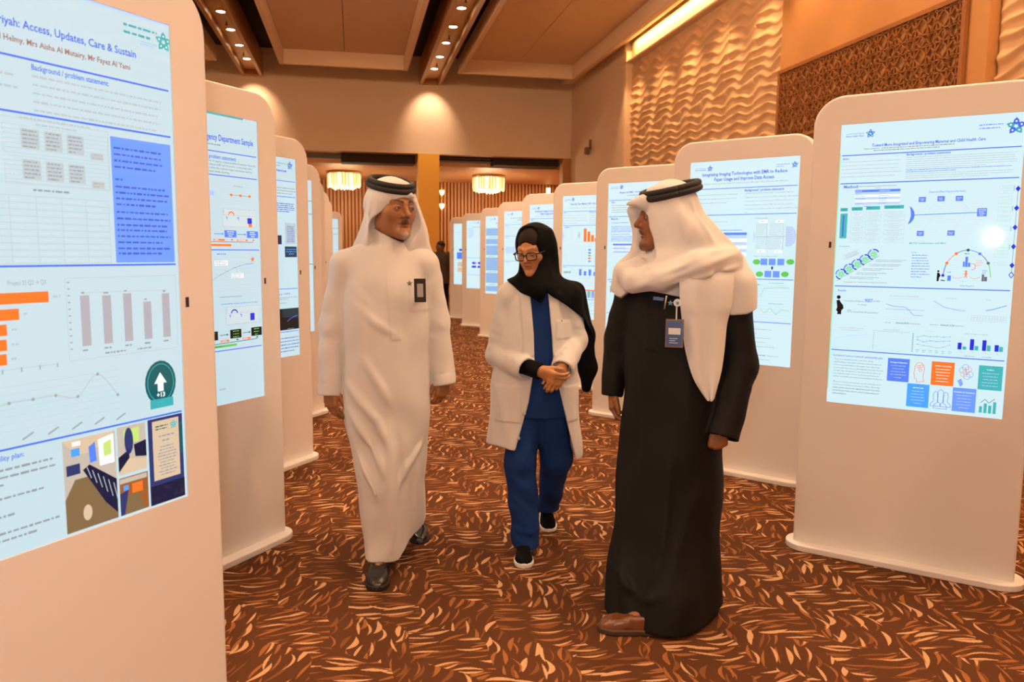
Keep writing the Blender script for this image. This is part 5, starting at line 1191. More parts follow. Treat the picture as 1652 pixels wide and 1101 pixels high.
# ================= man in the white thobe
M1 = person('person', 'man in white thobe and white headscarf, walking on the left of the three', (.17, 3.45), -2.82)
H1 = ((-.004, .0, 1.612), rotm(34, 2, 1), 1.075, dict(jaw=1.13, nose=.95, mouth=.0036, stache=(.06,.04,.03), beard=(.50,.44,.40), stubble=(.12,.07,.05), slit=.0037, neck=1.05))
hL = Hand((-.281,-.020,.850), (.06,-.10,-1), (.75,-.65,0), (.3,.9,0), curl=(22,26,18), thumb=(.85,.42,.30), elbow=(-.260,.02,1.10))
hR = Hand((.217,-.014,.885), (-.06,-.10,-1), (-.80,-.60,0), (-.5,.8,0), curl=(34,42,28), thumb=(.85,.42,.30), elbow=(.185,.015,1.12))
limbs1 = [((-.03,.01,.95),(-.03,.01,1.30),.10,.12), ((-.17,.01,1.37),(.11,.01,1.37),.05,.05),
  ((-.20,.01,1.36),(-.255,.02,1.10),.046,.038), ((-.255,.02,1.10),(-.281,-.018,.87),.034,.024), ((.14,.01,1.36),(.18,.02,1.12),.046,.038), ((.18,.02,1.12),(.217,-.012,.90),.034,.024),
  ((-.10,.01,.92),(-.08,-.045,.50),.075,.046), ((-.08,-.045,.50),(-.074,-.03,.10),.044,.034), ((.04,.01,.92),(.075,.08,.50),.075,.052), ((.075,.08,.50),(.095,.47,.13),.05,.036),
  ((-.074,-.03,.09),(-.076,-.13,.05),.033,.028), ((.095,.47,.12),(.098,.38,.06),.033,.028)]
sculpt('body', body_field(limbs1, (hL, hR), H1), (-.40,-.35,.0), (.34,.62,1.80), .0036, skinm, M1, colors=lambda V: head_tint(V, *H1, SK1))
eyes(M1, *H1[:3], look=(.12,-1,0))
tbU = table([(.06,.004,.105,.116,.262,-20), (.15,.003,.100,.118,.258,-20), (.30,-.010,.070,.138,.232,-17), (.50,-.024,.035,.165,.195,-10), (.70,-.034,.008,.188,.164,-3), (.85,-.032,-.003,.193,.152,0), (1.0,-.032,-.008,.186,.142,0), (1.17,-.034,-.006,.180,.135,0), (1.30,-.034,.0,.182,.122,0), (1.38,-.034,.008,.165,.100,0), (1.46,-.030,.018,.075,.078,0)])
tbF = table([(.105,-.062,-.055,.090,.125), (.25,-.068,-.050,.092,.128), (.45,-.078,-.030,.105,.140), (.62,-.075,-.01,.120,.150), (.80,-.06,0,.12,.14)])
tbB = table([(.155,.078,.270,.062,.150), (.30,.070,.20,.072,.165), (.50,.06,.10,.095,.165), (.68,.045,.04,.11,.15), (.80,.03,.02,.11,.14)])
fU = lambda th, z, P: wav(P, 16, .006, 1.0)+.006*np.sin(6*th+z*5)*np.clip((1.0-z)/.5, 0, 1)
def thobe1(P, g=0.0):
    d = loft(P, tbU, 2.3, g, fU if g == 0 else None)
    if g == 0:
        pl = .0
    for sx, S0, S1, E_, C_, re, rcf in ((-1, (-.13,.012,1.405), (-.205,.015,1.368), (-.262,.018,1.10), (-.280,-.020,.800), .060, .050), (1, (.07,.012,1.405), (.132,.012,1.372), (.186,.015,1.12), (.219,-.018,.838), .057, .053)):
        d = smin(d, rc(P, S0, S1, .058+g, .066+g), .05)
        C_ = np.array(C_); E__ = np.array(E_); ax = (C_-E__)/np.linalg.norm(C_-E__)
        sl = smin(rc(P, S1, E_, .068+g, re+g), rc(P, E_, tuple(C_+ax*.03), re+g, rcf+g), .03)
        if g == 0: sl = sl-wav(P, 30, .0045, 4+sx)-crease(P, [tuple(E__+A3(-.06*sx,-.03,.05)), tuple(E__+A3(.03*sx,-.06,-.02))], .013, .010)-crease(P, [tuple(E__+A3(-.05*sx,-.04,-.05)), tuple(E__+A3(.04*sx,-.05,-.10))], .012, .010)
        sl = smax(sl, (P-A3(*C_))@ax.astype(np.float32), .004)
        sl = smax(sl, -rc(P, tuple(C_-ax*.05), tuple(C_+ax*.1), rcf-.014, rcf-.012), .003) if g == 0 else sl
        if g == 0: sl = sl-.0022*np.exp(-((((P-A3(*C_))@ax.astype(np.float32))+.052)/.004)**2)*-1
        d = smin(d, sl, .012)
    # stand collar
    cl = rc(P, (-.016,.022,1.42), (-.010,.018,1.540), .081+g, .078+g); cl = smax(cl, (P[:,2]-1.500+.50*(P[:,0]+.015)-.12*(P[:,1]-.02)), .004); cl = smax(cl, -rc(P, (-.016,.022,1.45), (-.010,.018,1.65), .069, .068), .003)
    d = smin(d, cl, .010)
    return d
def thobe1c(P):
    d = thobe1(P)
    # placket, cuff seams, folds that fan out from the stride
    x0 = np.interp(P[:,2], [1.05,1.46], [.010,-.020]); fr = P[:,1] < 0
    d = d-.0032*np.clip((.024-np.abs(P[:,0]-x0))/.004, 0, 1)*fr*(P[:,2] > 1.055)*(P[:,2] < 1.47)
    d = d-.0028*np.clip((.047-np.abs(P[:,0]-.112))/.003, 0, 1)*np.clip((.062-np.abs(P[:,2]-1.235))/.003, 0, 1)*fr
    for pts, w_, a_ in (([(-.20,-.10,.86),(-.08,-.16,.72),(-.03,-.17,.60)], .022, .014), ([(-.19,-.10,.74),(-.10,-.16,.60),(-.05,-.17,.47)], .020, .013), ([(-.13,-.13,.98),(-.06,-.16,.86),(-.02,-.16,.78)], .020, .010), ([(-.17,-.13,.58),(-.10,-.17,.42),(-.06,-.18,.28)], .020, .012), ([(.13,-.10,.60),(.05,-.14,.50),(-.01,-.15,.38)], .018, .013), ([(-.02,-.16,.70),(-.015,-.17,.45),(-.01,-.16,.12)], .018, .012), ([(.075,-.10,.55),(.085,-.07,.30),(.085,-.04,.10)], .018, .012), ([(-.14,-.16,.30),(-.11,-.18,.12)], .016, .009), ([(-.07,-.18,.30),(-.06,-.185,.12)], .014, .009), ([(.12,-.06,.85),(.13,-.02,.5)], .02, .008), ([(-.17,-.09,1.22),(-.08,-.14,1.13),(.0,-.15,1.08)], .018, .006), ([(.14,-.08,1.30),(.07,-.13,1.20)], .018, .006), ([(-.18,-.06,1.30),(-.10,-.12,1.20)], .018, .006), ([(-.12,-.12,1.05),(-.15,-.11,.92)], .016, .007), ([(.09,.10,.45),(.10,.16,.20)], .02, .010), ([(.05,-.13,.62),(.10,-.08,.42)], .016, .010)):
        d = d-crease(P, pts, w_*0.9, a_*1.6)
    # valley between the two legs, slanting hem, hollow skirt
    d = d+crease(P, [(.015,-.15,.62),(.028,-.15,.40),(.036,-.13,.20),(.040,-.11,.04)], .020, .022)
    d = smax(d, .080+.165*(P[:,1]+.10)+.052*np.clip((P[:,0]-.015)/.045, 0, 1)-P[:,2], .004)
    m_ = P[:,2] < .40
    if m_.any(): d[m_] = smax(d[m_], -loft(P[m_], tbU, 2.3, -.036, None, (-1, .32)), .003)
    return d
sculpt('thobe', thobe1c, (-.40,-.30,.06), (.34,.50,1.54), .0058, whitem, M1)
# headscarf
def ghutra1(P):
    O, R, s, _ = H1; Q = ((P-A3(*O))@R)/s
    cap = ell(Q, (0,.016,.040), (.084,.104,.090))
    tb = GT1
    dr = loft(P, tb, 2.2, 0, lambda th, z, PP: .006*np.sin(7*th+3*z)*np.clip((1.70-z)/.15, 0, 1)+wav(PP, 22, .005, 5))
    d = smin(cap*s, dr, .03)
        # opening for the face, down over the collar
    op = smin(ell(Q, (.004,-.150,-.035), (.094,.128,.090))*s, rc(P, (.02,-.10,1.53), (.0,-.20,1.36), .085, .14), .05)
    op = smin(op, rc(P, (-.035,-.06,1.52), (-.03,-.16,1.36), .07, .13), .03)
    d = smax(d, -op, .006); d = smin(d, rc(Q, (.022,-.086,.058), (.030,-.103,.047), .014, .006)*s, .012)
    d = smax(d, 1.385+.35*(P[:,1]-.08)*-1-P[:,2], .01) if False else d
    inner = smin(ell(Q, (0,.016,.040), (.083,.104,.087))*s, loft(P, tb, 2.2, -.012), .03)
    neckhole = smin(rc(P, (-.006,.02,1.60), (-.02,.02,1.40), .072, .085), inner, .01) if False else rc(P, (-.004,.02,1.56), (-.01,.025,1.43), .070, .074)
    d = smax(d, -neckhole, .004)
    for pts, w_, a_ in (([(-.10,.0,1.70),(-.135,.0,1.60),(-.165,.0,1.46)], .014, .007), ([(-.085,-.05,1.66),(-.115,-.06,1.56),(-.14,-.07,1.45)], .012, .007), ([(.09,.0,1.66),(.14,.02,1.55),(.17,.03,1.44)], .014, .008), ([(.08,.04,1.62),(.12,.06,1.50)], .014, .007)):
        d = d-crease(P, pts, w_*0.85, a_*1.4)
    return d
GT1 = table([(1.36,-.004,.085,.190,.120), (1.42,-.004,.070,.178,.122), (1.47,-.002,.050,.156,.118), (1.53,.0,.035,.136,.112), (1.60,-.002,.025,.115,.108), (1.67,-.004,.02,.100,.104), (1.72,-.004,.02,.080,.085)])
sculpt('headscarf', ghutra1, (-.24,-.18,1.33), (.24,.25,1.80), .0042, ghutm, M1)
agal(M1, *H1[:3], .0815, .0985, .086, .24, .0118, .012, .07)
badge(M1, (.110,-.148,1.266), (.18,-1,.10), .050, .100, mat('badge_face_white', (.34,.34,.36), .3), leatherm, None, .012, .022)
starpin(M1, (.066,-.152,1.296), (.1,-1,.1), .014, mat('pewter', (.22,.26,.30), .35, metal=.7))
shoe(M1, (-.074,-.015,0), -3, 0, .265, .100, leatherm, mat('black_sole', (.015,.013,.012), .6))
shoe(M1, (.104,.500,.030), 2, 9, .265, .100, leatherm, MATS['black_sole'])

# ================= woman with white coat over scrubs
W1 = person('person', 'woman in white lab coat, blue scrubs, black hijab and glasses, hands joined', (.79, 3.53), -12.61)
H2 = ((.028, .004, 1.438), rotm(-27, 16, -3), .905, dict(jaw=1.10, nose=.80, mouth=.0010, slit=.0026, lid=.0022, browt=.0040, neck=.9, hair=(.03,.016,.01)))
hA = Hand((.058,-.176,.902), (.80,-.30,-.32), (.10,-.45,.9), (.2,.7,-.6), curl=(24,34,26), sc=.84, thumb=(.85,.35,.35), elbow=(-.135,.02,.95))
hB = Hand((.158,-.158,.910), (-.42,-.42,-.72), (-.75,.05,.45), (-.35,.75,-.2), curl=(36,46,30), sc=.86, thumb=(.85,.40,.30), elbow=(.226,.03,1.02))
limbs2 = [((.045,.02,.80),(.045,.02,1.12),.095,.085), ((-.05,.02,1.20),(.15,.02,1.20),.042,.042), ((.045,.02,1.12),(.045,.02,1.22),.08,.06),
  ((-.075,.01,1.20),(-.135,.02,.96),.038,.032), ((-.135,.02,.955),(.045,-.165,.903),.028,.021), ((.175,.01,1.20),(.222,.03,1.02),.038,.032), ((.224,.03,1.02),(.160,-.15,.922),.028,.021),
  ((.0,.02,.78),(-.02,-.04,.44),.07,.048), ((-.02,-.04,.44),(.002,-.01,.09),.045,.03), ((.10,.02,.78),(.140,.04,.44),.07,.048), ((.140,.04,.44),(.108,.43,.13),.045,.03), ((.002,-.01,.08),(-.003,-.11,.045),.028,.024), ((.108,.43,.12),(.107,.36,.06),.028,.024)]
sculpt('body', body_field(limbs2, (hA, hB), H2), (-.22,-.33,.0), (.34,.56,1.60), .0033, skinm, W1, colors=lambda V: head_tint(V, *H2, SK3))
eyes(W1, *H2[:3], look=(0,-.9,-.5))
O2, R2_, s2 = H2[:3]
def hair2(P):
    Q = ((P-A3(*O2))@R2_)/s2
    d = smax(ell(Q, (0,.014,.044), (.080,.100,.084)), -ell(Q, (0,-.125,-.014), (.074,.078,.094)), .006)
    part = .0025*np.exp(-(Q[:,0]/.004)**2); return smax(d+part, -.005-Q[:,2], .01)*s2
sculpt('hair', hair2, (-.10,-.14,1.38), (.15,.14,1.60), .0042, mat('dark_hair', (.014,.006,.003), .6, bump=.4, bscale=300, spec=.2), W1)
tbT = table([(.46,.030,.015,.228,.145), (.56,.030,.015,.224,.142), (.70,.034,.015,.212,.138), (.85,.042,.012,.196,.130), (1.0,.046,.012,.176,.122), (1.12,.046,.015,.165,.115), (1.22,.048,.018,.150,.098), (1.29,.048,.022,.080,.072)])
tbS = table([(.665,.045,.015,.180,.118), (.80,.046,.012,.172,.112), (1.0,.047,.012,.155,.105), (1.15,.047,.015,.145,.098), (1.24,.048,.018,.120,.080), (1.30,.048,.022,.07,.06)])
def scrubs_top(P):
    d = loft(P, tbS, 2.3, 0, lambda th, z, PP: wav(PP, 18, .005, 2)+.004*np.sin(6*th+6*z))
    for pts, w_, a_ in (([(.03,-.11,.95),(.05,-.11,.80)], .012, .006), ([(.10,-.10,.98),(.08,-.11,.72)], .014, .006), ([(.06,-.10,1.15),(.07,-.11,1.0)], .012, .005)): d = d-crease(P, pts, w_, a_)
    return d
sculpt('scrub_top', scrubs_top, (-.20,-.16,.62), (.28,.18,1.33), .006, scrubm, W1)
def trousers(P):
    a = smin(rc(P, (-.0,.01,.74), (-.028,-.045,.45), .098, .072), rc(P, (-.028,-.045,.45), (.004,-.045,.055), .072, .066), .03)
    b = smin(rc(P, (.105,.01,.74), (.148,.035,.45), .098, .074), rc(P, (.148,.035,.45), (.118,.250,.13), .072, .058), .03)
    b = smin(b, rc(P, (.118,.250,.13), (.112,.40,.11), .055, .052), .02)
    d = smin(a, b, .02)
    d = d-wav(P, 20, .006, 6)-.004*np.sin(P[:,2]*42+P[:,0]*30)*np.clip((.5-P[:,2])/.2, 0, 1)
    for pts, w_, a_ in (([(-.07,-.10,.40),(.01,-.11,.33)], .014, .009), ([(-.06,-.10,.30),(.04,-.10,.20)], .014, .009), ([(-.05,-.10,.14),(.05,-.11,.12)], .013, .010), ([(.02,-.10,.55),(-.02,-.12,.42)], .014, .008), ([(.20,.0,.40),(.12,-.03,.34)], .014, .008)): d = d-crease(P, pts, w_, a_)
    d = smax(d, np.maximum(.045+.10*(P[:,1]+.05)-P[:,2], np.where(P[:,0] > .075, .120-P[:,2], -1)), .006)
    return smax(d, P[:,2]-.80, .01)
sculpt('scrub_trousers', trousers, (-.14,-.17,.02), (.27,.48,.82), .006, scrubm, W1)
EL = ([.44,.491,.747,.919,1.06,1.255,1.33], [-.075,-.058,.011,.036,.030,.012,.0]); ER = ([.44,.456,.777,.92,1.06,1.27,1.33], [.240,.236,.157,.122,.112,.090,.09])
CO_E = ((-1, (-.02,.02,1.262), (-.078,.012,1.222), (-.136,.018,.950), (.002,-.150,.905), .058, .054), (1, (.115,.02,1.262), (.175,.012,1.215), (.226,.028,1.02), (.158,-.150,.905), .058, .053))
def coat(P):
    x, y, z = P[:,0], P[:,1], P[:,2]
    d = loft(P, tbT, 2.3, 0, lambda th, zz, PP: wav(PP, 14, .007, 3)+.008*np.sin(7*th+2)*np.clip((.80-zz)/.35, 0, 1))
    for pts, w_, a_ in (([(-.12,-.08,.80),(-.10,-.11,.60)], .02, .008), ([(-.16,-.04,.75),(-.15,-.06,.52)], .02, .008), ([(.20,-.06,.80),(.22,-.06,.52)], .02, .008), ([(-.05,-.11,1.12),(-.02,-.12,.98)], .014, .006)): d = d-crease(P, pts, w_, a_)
    fr = y < .01
    xl = np.interp(z, *EL); xr = np.interp(z, *ER)
    # lapels, pockets
    d = d-.009*fr*np.clip((.052*np.clip((1.27-np.abs(z-1.12)*1.0-.95)/.17, 0, 1)-np.minimum(np.abs(x-xl+.0), np.abs(x-xr)))/.004, 0, 1)*(z > .96)
    for px, pz, hw, hh in ((-.085,.735,.062,.085), (.205,.735,.040,.085), (.165,1.08,.034,.042)):
        d = d-.005*fr*np.clip((hw-np.abs(x-px))/.003, 0, 1)*np.clip((hh-np.abs(z-pz))/.003, 0, 1)
    hem = np.where(x < .03, .535-.35*np.maximum(0, (x+.15)*.4), .46+.10*np.abs(x-.22)); d = smax(d, hem-z, .004)
    inn = loft(P, tbT, 2.3, -.019, None, (-1, 1.27)); d = smax(d, -inn, .003)
    gap = np.maximum(xl-x, x-xr); d = smax(d, -np.maximum(gap, y-.02), .004)
    for sx, S0, S1, E_, C_, re, rcf in CO_E:
        C_ = np.array(C_); E__ = np.array(E_); ax = (C_-E__)/np.linalg.norm(C_-E__)
        sl = smin(rc(P, S0, S1, .052, .062), smin(rc(P, S1, E_, .064, re), rc(P, E_, tuple(C_+ax*.03), re, rcf), .02), .03)
        sl = sl-wav(P, 32, .004, 7+sx)
        for k in range(3):
            a = E__+(np.array(S1)-E__)*(.12+.16*k); sl = sl-crease(P, [tuple(a+A3(-.055,-.035,.01)), tuple(a+A3(.045,-.05,-.02))],   .011, .009)
            a = E__+ax*(.05+.05*k); sl = sl-crease(P, [tuple(a+A3(-.02,-.05,.05)), tuple(a+A3(.02,-.05,-.045))], .010, .008)
        axf = ax.astype(np.float32); sl = smax(sl, (P-A3(*C_))@axf, .004); sl = smax(sl, -rc(P, tuple(C_-ax*.06), tuple(C_+ax*.1), rcf-.011, rcf-.009), .003)
        d = smin(d, sl, .010)
    return d
sculpt('lab_coat', coat, (-.24,-.25,.42), (.33,.20,1.34), .0056, coatm, W1)
btm = mat('coat_button', (.55,.52,.48), .4)
for bx, by, bz in ((-.01,-.142,.70), (-.035,-.142,.585)):
    o = MB().lathe((0,0,0), [(.0,0),(.008,0),(.009,.002),(.006,.0035),(0,.003)], 14).build('button', btm, W1, True); o.location = (bx, by, bz); o.rotation_euler = (math.pi/2, 0, 0)
def undersleeve(P):
    d = rc(P, (-.06,-.08,.93), (.068,-.184,.898), .042, .036); ax = A3(.80,-.55,-.22); ax /= np.linalg.norm(ax)
    d = smax(d, (P-A3(.062,-.180,.899))@ax, .003); return smax(d, -rc(P, (.035,-.160,.904), (.12,-.22,.88), .026, .026), .003)-wav(P, 60, .0015, 1)
sculpt('black_undersleeve', undersleeve, (-.12,-.25,.82), (.14,0,1.0), .0042, blackm, W1)
tbH = table([(1.20,.045,.035,.09,.09), (1.26,.045,.030,.105,.098), (1.31,.046,.030,.098,.096), (1.36,.052,.035,.088,.092), (1.42,.050,.040,.088,.096), (1.48,.045,.035,.084,.092), (1.53,.038,.030,.070,.078)])
def coat_base(P, g):
    d = loft(P, tbT, 2.3, g)
    for sx, S0, S1, E_, C_, re, rcf in CO_E: d = smin(d, smin(rc(P, S0, S1, .052+g, .062+g), rc(P, S1, E_, .064+g, re+g), .02), .02)
    return d
def hijab(P):
    x, y, z = P[:,0], P[:,1], P[:,2]
    Q = ((P-A3(*O2))@R2_)/s2
    d = smin(ell(Q, (0,.026,.038), (.092,.115,.100))*s2, loft(P, tbH, 2.2, 0, lambda th, z, PP: .004*np.sin(5*th+20*z)+wav(PP, 26, .003, 4)), .04)
    op = smin(ell(Q, (-.002,-.140,.004), (.079,.112,.122))*s2, ell(Q, (0,-.105,.100), (.078,.098,.062))*s2, .02)
    # bib under the chin, V on the chest, end thrown over the shoulder
    d = smin(d, smax(rc(P, (.035,-.005,1.345), (.050,-.030,1.255), .066, .088), 1.22-z, .02), .03); d = smax(d, -op, .006)
    low = np.interp(x, [-.13,-.104,-.03,.019,.063,.087,.13,.185,.257,.30], [1.325,1.305,1.250,1.232,1.198,1.255,1.222,1.185,1.13,1.06])
    sh = smax(coat_base(P, .016)-wav(P, 24, .004, 3), low-z, .005); sh = smax(sh, z-1.36, .01); d = smin(smax(d, low-z, .006), sh, .02)
    # hanging end behind the arm
    for a, b, w0, w1 in (((.225,.035,1.25), (.275,.075,1.04), .045, .042), ((.275,.075,1.04), (.293,.085,.88), .042, .040), ((.293,.085,.88), (.288,.085,.785), .040, .024)):
        q = P.copy(); c = (np.array(a)+np.array(b))/2; q[:,1] = c[1]+(q[:,1]-np.interp(q[:,2], [min(a[2],b[2]), max(a[2],b[2])], [b[1], a[1]]))*1.6; a2 = (a[0], c[1], a[2]); b2 = (b[0], c[1], b[2])
        d = smin(d, rc(q, a2, b2, w0, w1)*.75, .03)
    for pts, w_, a_ in (([(-.08,-.08,1.31),(.03,-.15,1.27),(.12,-.12,1.31)], .010, .006), ([(-.05,-.10,1.28),(.05,-.15,1.25)], .010, .006), ([(.10,-.10,1.25),(.22,-.03,1.22)], .010, .006), ([(.27,.03,1.1),(.30,.03,.9)], .010, .006)): d = d-crease(P, pts, w_, a_)
    return d
sculpt('hijab', hijab, (-.16,-.20,.74), (.37,.18,1.60), .0052, blackm, W1)
GLASS = bpy.data.materials.new('spectacle_glass'); GLASS.use_nodes = True; _n = GLASS.node_tree
_n.nodes.remove(_n.nodes['Principled BSDF']); _a = _n.nodes.new('ShaderNodeBsdfTransparent'); _b = _n.nodes.new('ShaderNodeBsdfGlossy'); _b.inputs['Roughness'].default_value = .05; _m = _n.nodes.new('ShaderNodeMixShader'); _m.inputs[0].default_value = .07
_n.links.new(_a.outputs[0], _m.inputs[1]); _n.links.new(_b.outputs[0], _m.inputs[2]); _n.links.new(_m.outputs[0], _n.nodes['Material Output'].inputs['Surface'])
gm = mat('spectacle_frame', (.010,.009,.010), .25); g2 = bpy.data.objects.new('spectacles', None); link(g2, W1); g2.location = O2
g2.matrix_basis = Matrix.Translation(Vector(O2)) @ Matrix([[float(v) for v in r] for r in R2_]).to_4x4() @ Matrix.Scale(s2, 4)
def lens_pts(sx, g=0.0):
    pts = []
    for i in range(33):
        a = 2*math.pi*i/32; c, s_ = math.cos(a), math.sin(a); k = 4.0
        rx_, rz_ = .0265+g, .0185+g; e = (abs(c)**k+abs(s_)**k)**(-1/k)
        pts.append((sx*.0335+rx_*c*e, -.1085+.0022*abs(c*e)*0+.010*((sx*.0335+rx_*c*e)/.06)**2, -.004+rz_*s_*e))
    return pts
for sx in (-1, 1):
    MB().tube(lens_pts(sx), [.0030]*33, 6).build('lens_rim', gm, g2, True)
    lp = lens_pts(sx, -.001)[:-1]; from_py('lens', lp, [tuple(range(32))], GLASS, g2)
    MB().tube([(sx*.0605,-.0985,.008), (sx*.075,-.085,.008), (sx*.080,-.04,.006), (sx*.079,.01,.002)], [.0032]*4, 6).build('temple_arm', gm, g2, True)
MB().tube([(-.0075,-.110,.002), (0,-.112,.005), (.0075,-.110,.002)], [.0030]*3, 6).build('bridge', gm, g2, True)
shoe(W1, (-.002,-.005,0), -2, 0, .235, .086, blackm, plainw, 'trainer')
shoe(W1, (.107,.470,.035), 3, 11, .235, .086, blackm, plainw, 'trainer')

# ================= man in the charcoal thobe
M2 = person('person', 'man in charcoal thobe with white scarf wrapped round neck and shoulder, on the right', (1.24, 2.86), -23.44)
H3 = ((-.050, .010, 1.564), rotm(-72, 0, 0), 1.04, dict(jaw=1.02, nose=.98, short=1, mouth=.0016, stache=(.025,.014,.01), beard=(.10,.06,.045), stubble=(.10,.05,.035), slit=.0040, neck=1.05))
hC = Hand((-.249,.072,.885), (.02,-.10,-1), (.05,-1,0), (1,.1,0), curl=(26,34,24), thumb=(.9,.35,.3), elbow=(-.228,.105,1.08))
hD = Hand((.172,-.110,.792), (-.02,-.18,-1), (-.98,-.15,0), (-.2,1,0), curl=(72,88,50), thumb=(.75,.25,.65), tcurl=30, elbow=(.245,-.03,1.0))
limbs3 = [((-.01,.03,.90),(-.01,.03,1.25),.11,.12), ((-.14,.07,1.33),(.17,.0,1.33),.05,.05), ((-.17,.08,1.32),(-.225,.10,1.08),.046,.038), ((-.225,.105,1.08),(-.249,.074,.90),.034,.024), ((.21,-.005,1.31),(.245,-.025,1.02),.046,.038), ((.245,-.028,1.02),(.184,-.102,.82),.036,.026),
  ((-.07,.0,.88),(-.07,-.08,.48),.075,.048), ((-.07,-.08,.48),(-.01,-.22,.10),.045,.033), ((.06,.04,.88),(.07,.06,.48),.075,.052), ((.07,.06,.48),(.12,.16,.10),.05,.036), ((-.01,-.22,.09),(-.12,-.262,.05),.032,.028), ((.12,.16,.09),(.04,.14,.05),.033,.028)]
sculpt('body', body_field(limbs3, (hC, hD), H3), (-.32,-.36,.0), (.34,.30,1.72), .0036, skinm, M2, colors=lambda V: head_tint(V, *H3, SK2))
eyes(M2, *H3[:3])
tbG = table([(.012,-.022,-.045,.225,.270,-12), (.10,-.020,-.038,.222,.255,-12), (.30,-.014,-.010,.212,.215,-12), (.50,-.008,.005,.208,.195,-14), (.72,-.004,.015,.205,.178,-18), (.92,-.006,.02,.200,.160,-22), (1.10,-.008,.025,.196,.150,-24), (1.25,-.008,.028,.195,.135,-24), (1.36,-.008,.03,.165,.105,-22), (1.44,-.02,.03,.075,.075,-20)])
GS = ((-1, (-.10,.055,1.36), (-.165,.080,1.335), (-.228,.105,1.08), (-.250,.065,.842), .058, .044), (1, (.08,.015,1.36), (.205,-.005,1.315), (.245,-.030,1.00), (.186,-.120,.735), .066, .062))
def thobe2(P, g=0.0, arms=True):
    d = loft(P, tbG, 2.2, g, (lambda th, z, PP: wav(PP, 13, .007, 2)+.009*np.sin(5*th+3*z+.6)*np.clip((.75-z)/.5, 0, 1)) if g == 0 else None)
    if g == 0:
        for pts, w_, a_ in (([(-.20,-.10,.50),(-.19,-.20,.25),(-.14,-.27,.04)], .022, .012), ([(-.12,-.18,.70),(-.15,-.23,.35),(-.17,-.26,.10)], .022, .012), ([(.0,-.18,.75),(-.02,-.23,.40),(-.06,-.29,.03)], .024, .012), ([(.10,-.15,.55),(.02,-.23,.25),(-.04,-.29,.10)], .022, .012), ([(.15,-.10,.60),(.13,-.14,.10)], .024, .010), ([(-.20,-.20,.20),(-.10,-.29,.13),(.0,-.28,.16)], .018, .012), ([(-.12,-.14,1.05),(-.14,-.16,.80)], .018, .006), ([(.06,-.13,1.0),(.04,-.17,.75)], .02, .006)): d = d-crease(P, pts, w_, a_)
        # placket
        d = d-.0035*np.clip((.024-np.abs(P[:,0]+.092))/.004, 0, 1)*(P[:,1] < 0)*(P[:,2] > 1.055)
    if arms:
        for sx, S0, S1, E_, C_, re, rcf in GS:
            d = smin(d, rc(P, S0, S1, .062+g, .070+g), .05)
            C_ = np.array(C_); E__ = np.array(E_); ax = (C_-E__)/np.linalg.norm(C_-E__); axf = ax.astype(np.float32)
            sl = smin(rc(P, S1, E_, .072+g, re+g), rc(P, E_, tuple(C_+ax*.03), re+g, rcf+g), .03)
            if g == 0:
                sl = sl-wav(P, 26, .004, 5+sx)-crease(P, [tuple(E__+A3(-.06,-.04,.06)), tuple(E__+A3(.05,-.05,.0))], .014, .006)-crease(P, [tuple(E__+A3(-.06,-.04,-.04)), tuple(E__+A3(.05,-.05,-.09))], .014, .006)
            sl = smax(sl, (P-A3(*C_))@axf, .004)
            if g == 0: sl = smax(sl, -rc(P, tuple(C_-ax*.05), tuple(C_+ax*.1), rcf-.011, rcf-.009), .003)
            d = smin(d, sl, .012)
    return d
def thobe2c(P):
    d = thobe2(P)
    hem = .028+.16*np.maximum(0, -P[:,0]-.10)-.02*(P[:,1] < -.1)+.10*np.maximum(0, P[:,0]-.08); d = smax(d, hem-P[:,2], .005)
    m_ = P[:,2] < .40
    if m_.any(): d[m_] = smax(d[m_], -loft(P[m_], tbG, 2.2, -.034, None, (-1, .25)), .003)
    return d
sculpt('thobe', thobe2c, (-.36,-.38,-.02), (.36,.36,1.48), .0060, greym, M2)
O3, R3_, s3 = H3[:3]
GT3 = table([(1.23,.01,.03,.235,.150), (1.29,.012,.03,.245,.160), (1.35,.016,.030,.248,.168), (1.40,.020,.030,.232,.165), (1.45,.022,.035,.190,.150), (1.51,.005,.030,.155,.142), (1.57,-.018,.020,.120,.122), (1.63,-.036,.020,.096,.096), (1.68,-.045,.015,.075,.075)])
